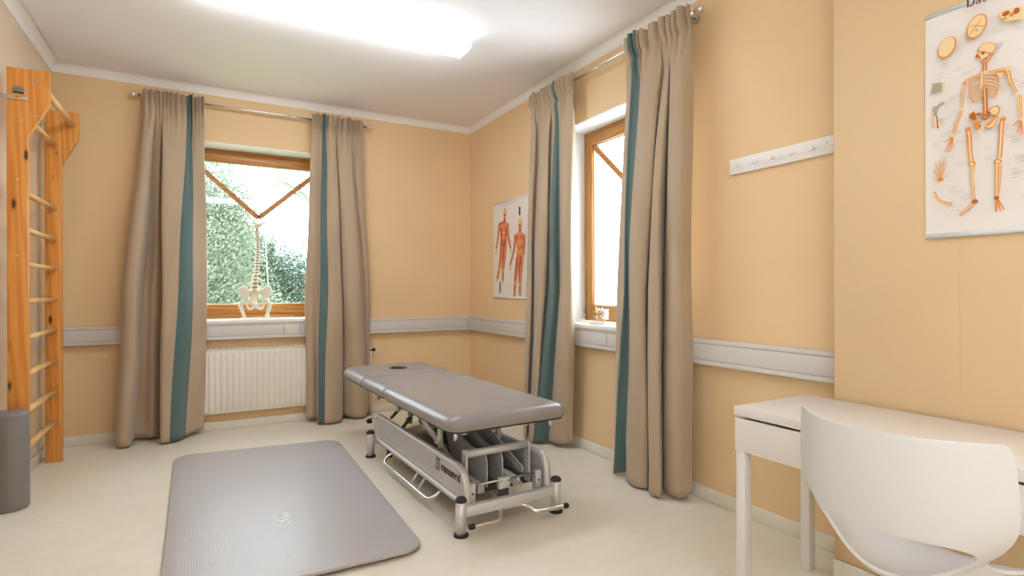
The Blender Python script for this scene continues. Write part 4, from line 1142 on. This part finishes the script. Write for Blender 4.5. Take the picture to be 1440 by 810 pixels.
# hip bones: a flared, curved blade, a socket and the ring below
for s_ in (-1, 1):
    b = MB(); cx, cz = s_*.096, .232
    for side in (0,):
        rg = []
        for k in range(9):
            a = k/8
            ring = []
            for j in range(28):
                x = 2*PI*j/28
                rx, rzz = .047*a, .062*a
                px = rx*math.cos(x); pz = rzz*math.sin(x)
                if pz < 0: px *= 1-.45*(-pz/.062); px -= s_*.012*(-pz/.062)
                yy = -.022+.05*(px*s_+.02)**2*8-.25*(px*s_)*.6+.010*a**6
                ring.append((cx+px, yy+.012, cz+pz))
            rg.append(ring)
        b.loft(rg[1:], 0, True, True); b.cap(rg[1])
    o = b.build('ilium', M['bone'], t); md = o.modifiers.new('thick', 'SOLIDIFY'); md.thickness = .009; md.offset = 0
    sb = o.modifiers.new('soft', 'SUBSURF'); sb.levels = 1; sb.render_levels = 1
    b = MB(); b.ball((s_*.078, -.012, .158), (.027, .026, .030), n=16, m=10)
    b.tube(cr([(s_*.080, .002, .185), (s_*.066, .018, .215), (s_*.050, .025, .240)], 4), [.020]*4+[.017]*4+[.014], 12)
    b.tube(cr([(s_*.074, -.012, .152), (s_*.066, -.002, .115), (s_*.052, -.004, .092), (s_*.032, -.018, .093), (s_*.012, -.030, .108)], 5), .0115, 10)
    b.tube(cr([(s_*.074, -.020, .160), (s_*.045, -.034, .138), (s_*.010, -.036, .122)], 5), .0100, 10)
    b.build('pubic_ring', M['bone'], o)
b = MB(); b.ball((0, -.034, .114), (.010, .009, .016)); b.build('symphysis', M['plate'], t)
for s_ in (-1, 1):
    b = MB()
    b.ball((s_*.092, -.020, .150), .021, n=14, m=10); b.tube([(s_*.092, -.020, .150), (s_*.116, -.014, .128)], [.014, .016], 12)
    b.ball((s_*.122, -.010, .124), (.017, .016, .022), n=14, m=10)
    b.tube(cr([(s_*.120, -.012, .128), (s_*.112, -.012, .09), (s_*.100, -.012, .05), (s_*.088, -.012, .0095)], 5), [.0185]*4+[.0165]*4+[.0140]*4+[.0135]*3+[.0135], 14)
    b.build('femur_stump', M['bone'], t)

# ---------------------------------------------------------------- small joint model on the other sill
t = thing('vertebra_model', 'small white vertebra model with yellow nerve on the sill between two curtains', 'anatomical model', (XR+.035, 3.165, SZ))
b = MB(); b.box((-.055, -.095, 0), (.055, .095, .020), bev=.003); b.build('base_block', M['plate'], t)
b = MB()
for z, s_ in ((.053, 1), (.095, -1)):
    b.lathe([(.033, -.015), (.036, -.012), (.029, 0), (.036, .012), (.033, .015)], (.0, -.022, z), 18)
    b.tube([(0, .01, z), (.006, .045, z-.004), (.004, .070, z-.012)], [.012, .010, .006], 8)
    for q in (-1, 1):
        b.tube([(q*.012, .012, z), (q*.042, .030, z+.004)], [.009, .006], 8); b.ball((q*.018, .022, z+.014), .011, n=10); b.ball((q*.016, .026, z-.013), .011, n=10)
b.tube([(-.005, .05, .02), (-.002, .035, .05)], .006, 8)
b.build('vertebra_pair', M['reveal'], t)
b = MB(); b.lathe([(.031, -.006), (.034, 0), (.031, .006)], (0, -.022, .074), 18); b.build('disc', M['plate'], t)
b = MB(); b.tube(cr([(-.022, .048, .128), (-.034, .020, .098), (-.044, -.010, .068), (-.044, -.042, .045), (-.03, -.075, .028)], 6), .0052, 8); b.build('nerve', M['nerve'], t)
b = MB(); b.tube(cr([(-.040, -.004, .073), (-.042, -.028, .078), (-.036, -.05, .09)], 5), .0032, 8); b.build('artery', M['artery'], t)

# ---------------------------------------------------------------- outside
b = MB(); b.box((-14, YB+T+.6, -3.4), (7.5, 34, -3.3)); struct('ground', b, M['lawn'])
def tree(name, label, cat, x, y, h, crowns, n, size, mats, seed, droop=0.):
    rnd = random.Random(seed)
    t = thing(name, label, cat, (x, y, -3.3), group='trees outside the window')
    b = MB(); b.tube(cr([(0, 0, 0), (.08, .05, h*.3), (-.05, 0, h*.6), (0, .05, h*.95)], 5), [.16-.14*i/15 for i in range(16)], 10)
    for c, r in crowns:
        for _ in range(4):
            q = [c[k]+rnd.uniform(-.6, .6)*r[k] for k in range(3)]; z0 = max(.5, q[2]-1.2)
            b.tube([(0, .02, z0), (q[0]*.5, q[1]*.5, (z0+q[2])/2+.2), q], [.045, .028, .010], 6)
    b.build('trunk', M['bark'], t)
    vs = []; fs = []; mi = []
    wsum = sum(r[0]*r[1]*r[2] for c, r in crowns)
    for c, r in crowns:
        m = int(n*r[0]*r[1]*r[2]/wsum); cl = max(1, m//60)
        cents = []
        for _ in range(cl):
            while True:
                q = [rnd.uniform(-1, 1) for _ in range(3)]
                l = math.sqrt(sum(k*k for k in q))
                if .25 < l < 1: break
            cents.append([c[k]+q[k]*r[k] for k in range(3)])
        for _ in range(m):
            q = rnd.choice(cents); sg = .22*min(r)
            p = [q[0]+rnd.gauss(0, sg), q[1]+rnd.gauss(0, sg), q[2]+rnd.gauss(0, sg)-droop*abs(rnd.gauss(0, 1))]
            a = Vector((rnd.gauss(0, 1), rnd.gauss(0, 1), rnd.gauss(0, 1))).normalized(); e = a.orthogonal().normalized(); f = a.cross(e)
            s_ = size*rnd.uniform(.6, 1.2); P_ = Vector(p); i0 = len(vs)
            vs += [tuple(P_-e*s_), tuple(P_+f*s_*.55), tuple(P_+e*s_), tuple(P_-f*s_*.55)]; fs.append((i0, i0+1, i0+2, i0+3)); mi.append(0 if rnd.random() < .6 else 1)
    me = bpy.data.meshes.new('foliage'); me.from_pydata(vs, [], fs); me.materials.append(mats[0]); me.materials.append(mats[1]); me.polygons.foreach_set('material_index', mi)
    o = bpy.data.objects.new('foliage', me); COL.objects.link(o); o.parent = t
    return t
tree('birch_tree', 'tall pale birch filling the left half of the tree-view window', 'tree', -.45, 14.5, 9.2, [((0, 0, 6.2), (1.35, 1.2, 2.6)), ((.2, 0, 4.0), (1.7, 1.3, 1.7)), ((.9, .3, 6.2), (.9, .9, 1.0))], 66000, .040, (M['leafA'], M['leafC']), 1, .25)
tree('bush', 'rounded green tree low in the right half of the tree-view window', 'tree', 2.0, 19.5, 7.0, [((.3, 0, 3.9), (2.3, 1.3, 1.8)), ((-.9, -.3, 4.6), (1.2, 1.0, 1.5)), ((-.6, -.2, 5.6), (.7, .6, .9))], 70000, .046, (M['leafB'], M['leafA']), 2)
tree('birch_tree', 'thin hanging birch sprays at the upper right of the tree-view window', 'tree', 4.2, 24.0, 11.5, [((-.9, 0, 9.2), (1.5, .9, .9)), ((-1.9, .2, 9.0), (.8, .6, .5)), ((-.6, 0, 8.0), (.6, .6, .9))], 4200, .040, (M['leafC'], M['leafA']), 3, .35)

# ---------------------------------------------------------------- sky, camera
w = bpy.data.worlds.new('overcast_sky'); SC.world = w; w.use_nodes = True
bg = w.node_tree.nodes['Background']; bg.inputs['Color'].default_value = (.77, .90, 1, 1); bg.inputs['Strength'].default_value = 9.5

cam = bpy.data.cameras.new('camera'); co = bpy.data.objects.new('camera', cam); COL.objects.link(co)
cam.sensor_width = 36; cam.lens = 771*36/1440; cam.shift_y = 2.4/1440; cam.clip_start = .05
yaw = math.atan2(432.8, 771)
co.matrix_world = Matrix.Translation((0, 0, 1.2)) @ Matrix.Rotation(-yaw, 4, 'Z') @ Matrix.Rotation(PI/2, 4, 'X') @ Matrix.Rotation(math.radians(-.13), 4, 'Z')
SC.camera = co
vs = SC.view_settings
vs.view_transform = 'Standard'; vs.look = 'None'; vs.gamma = 1; vs.use_curve_mapping = False; vs.exposure = .08
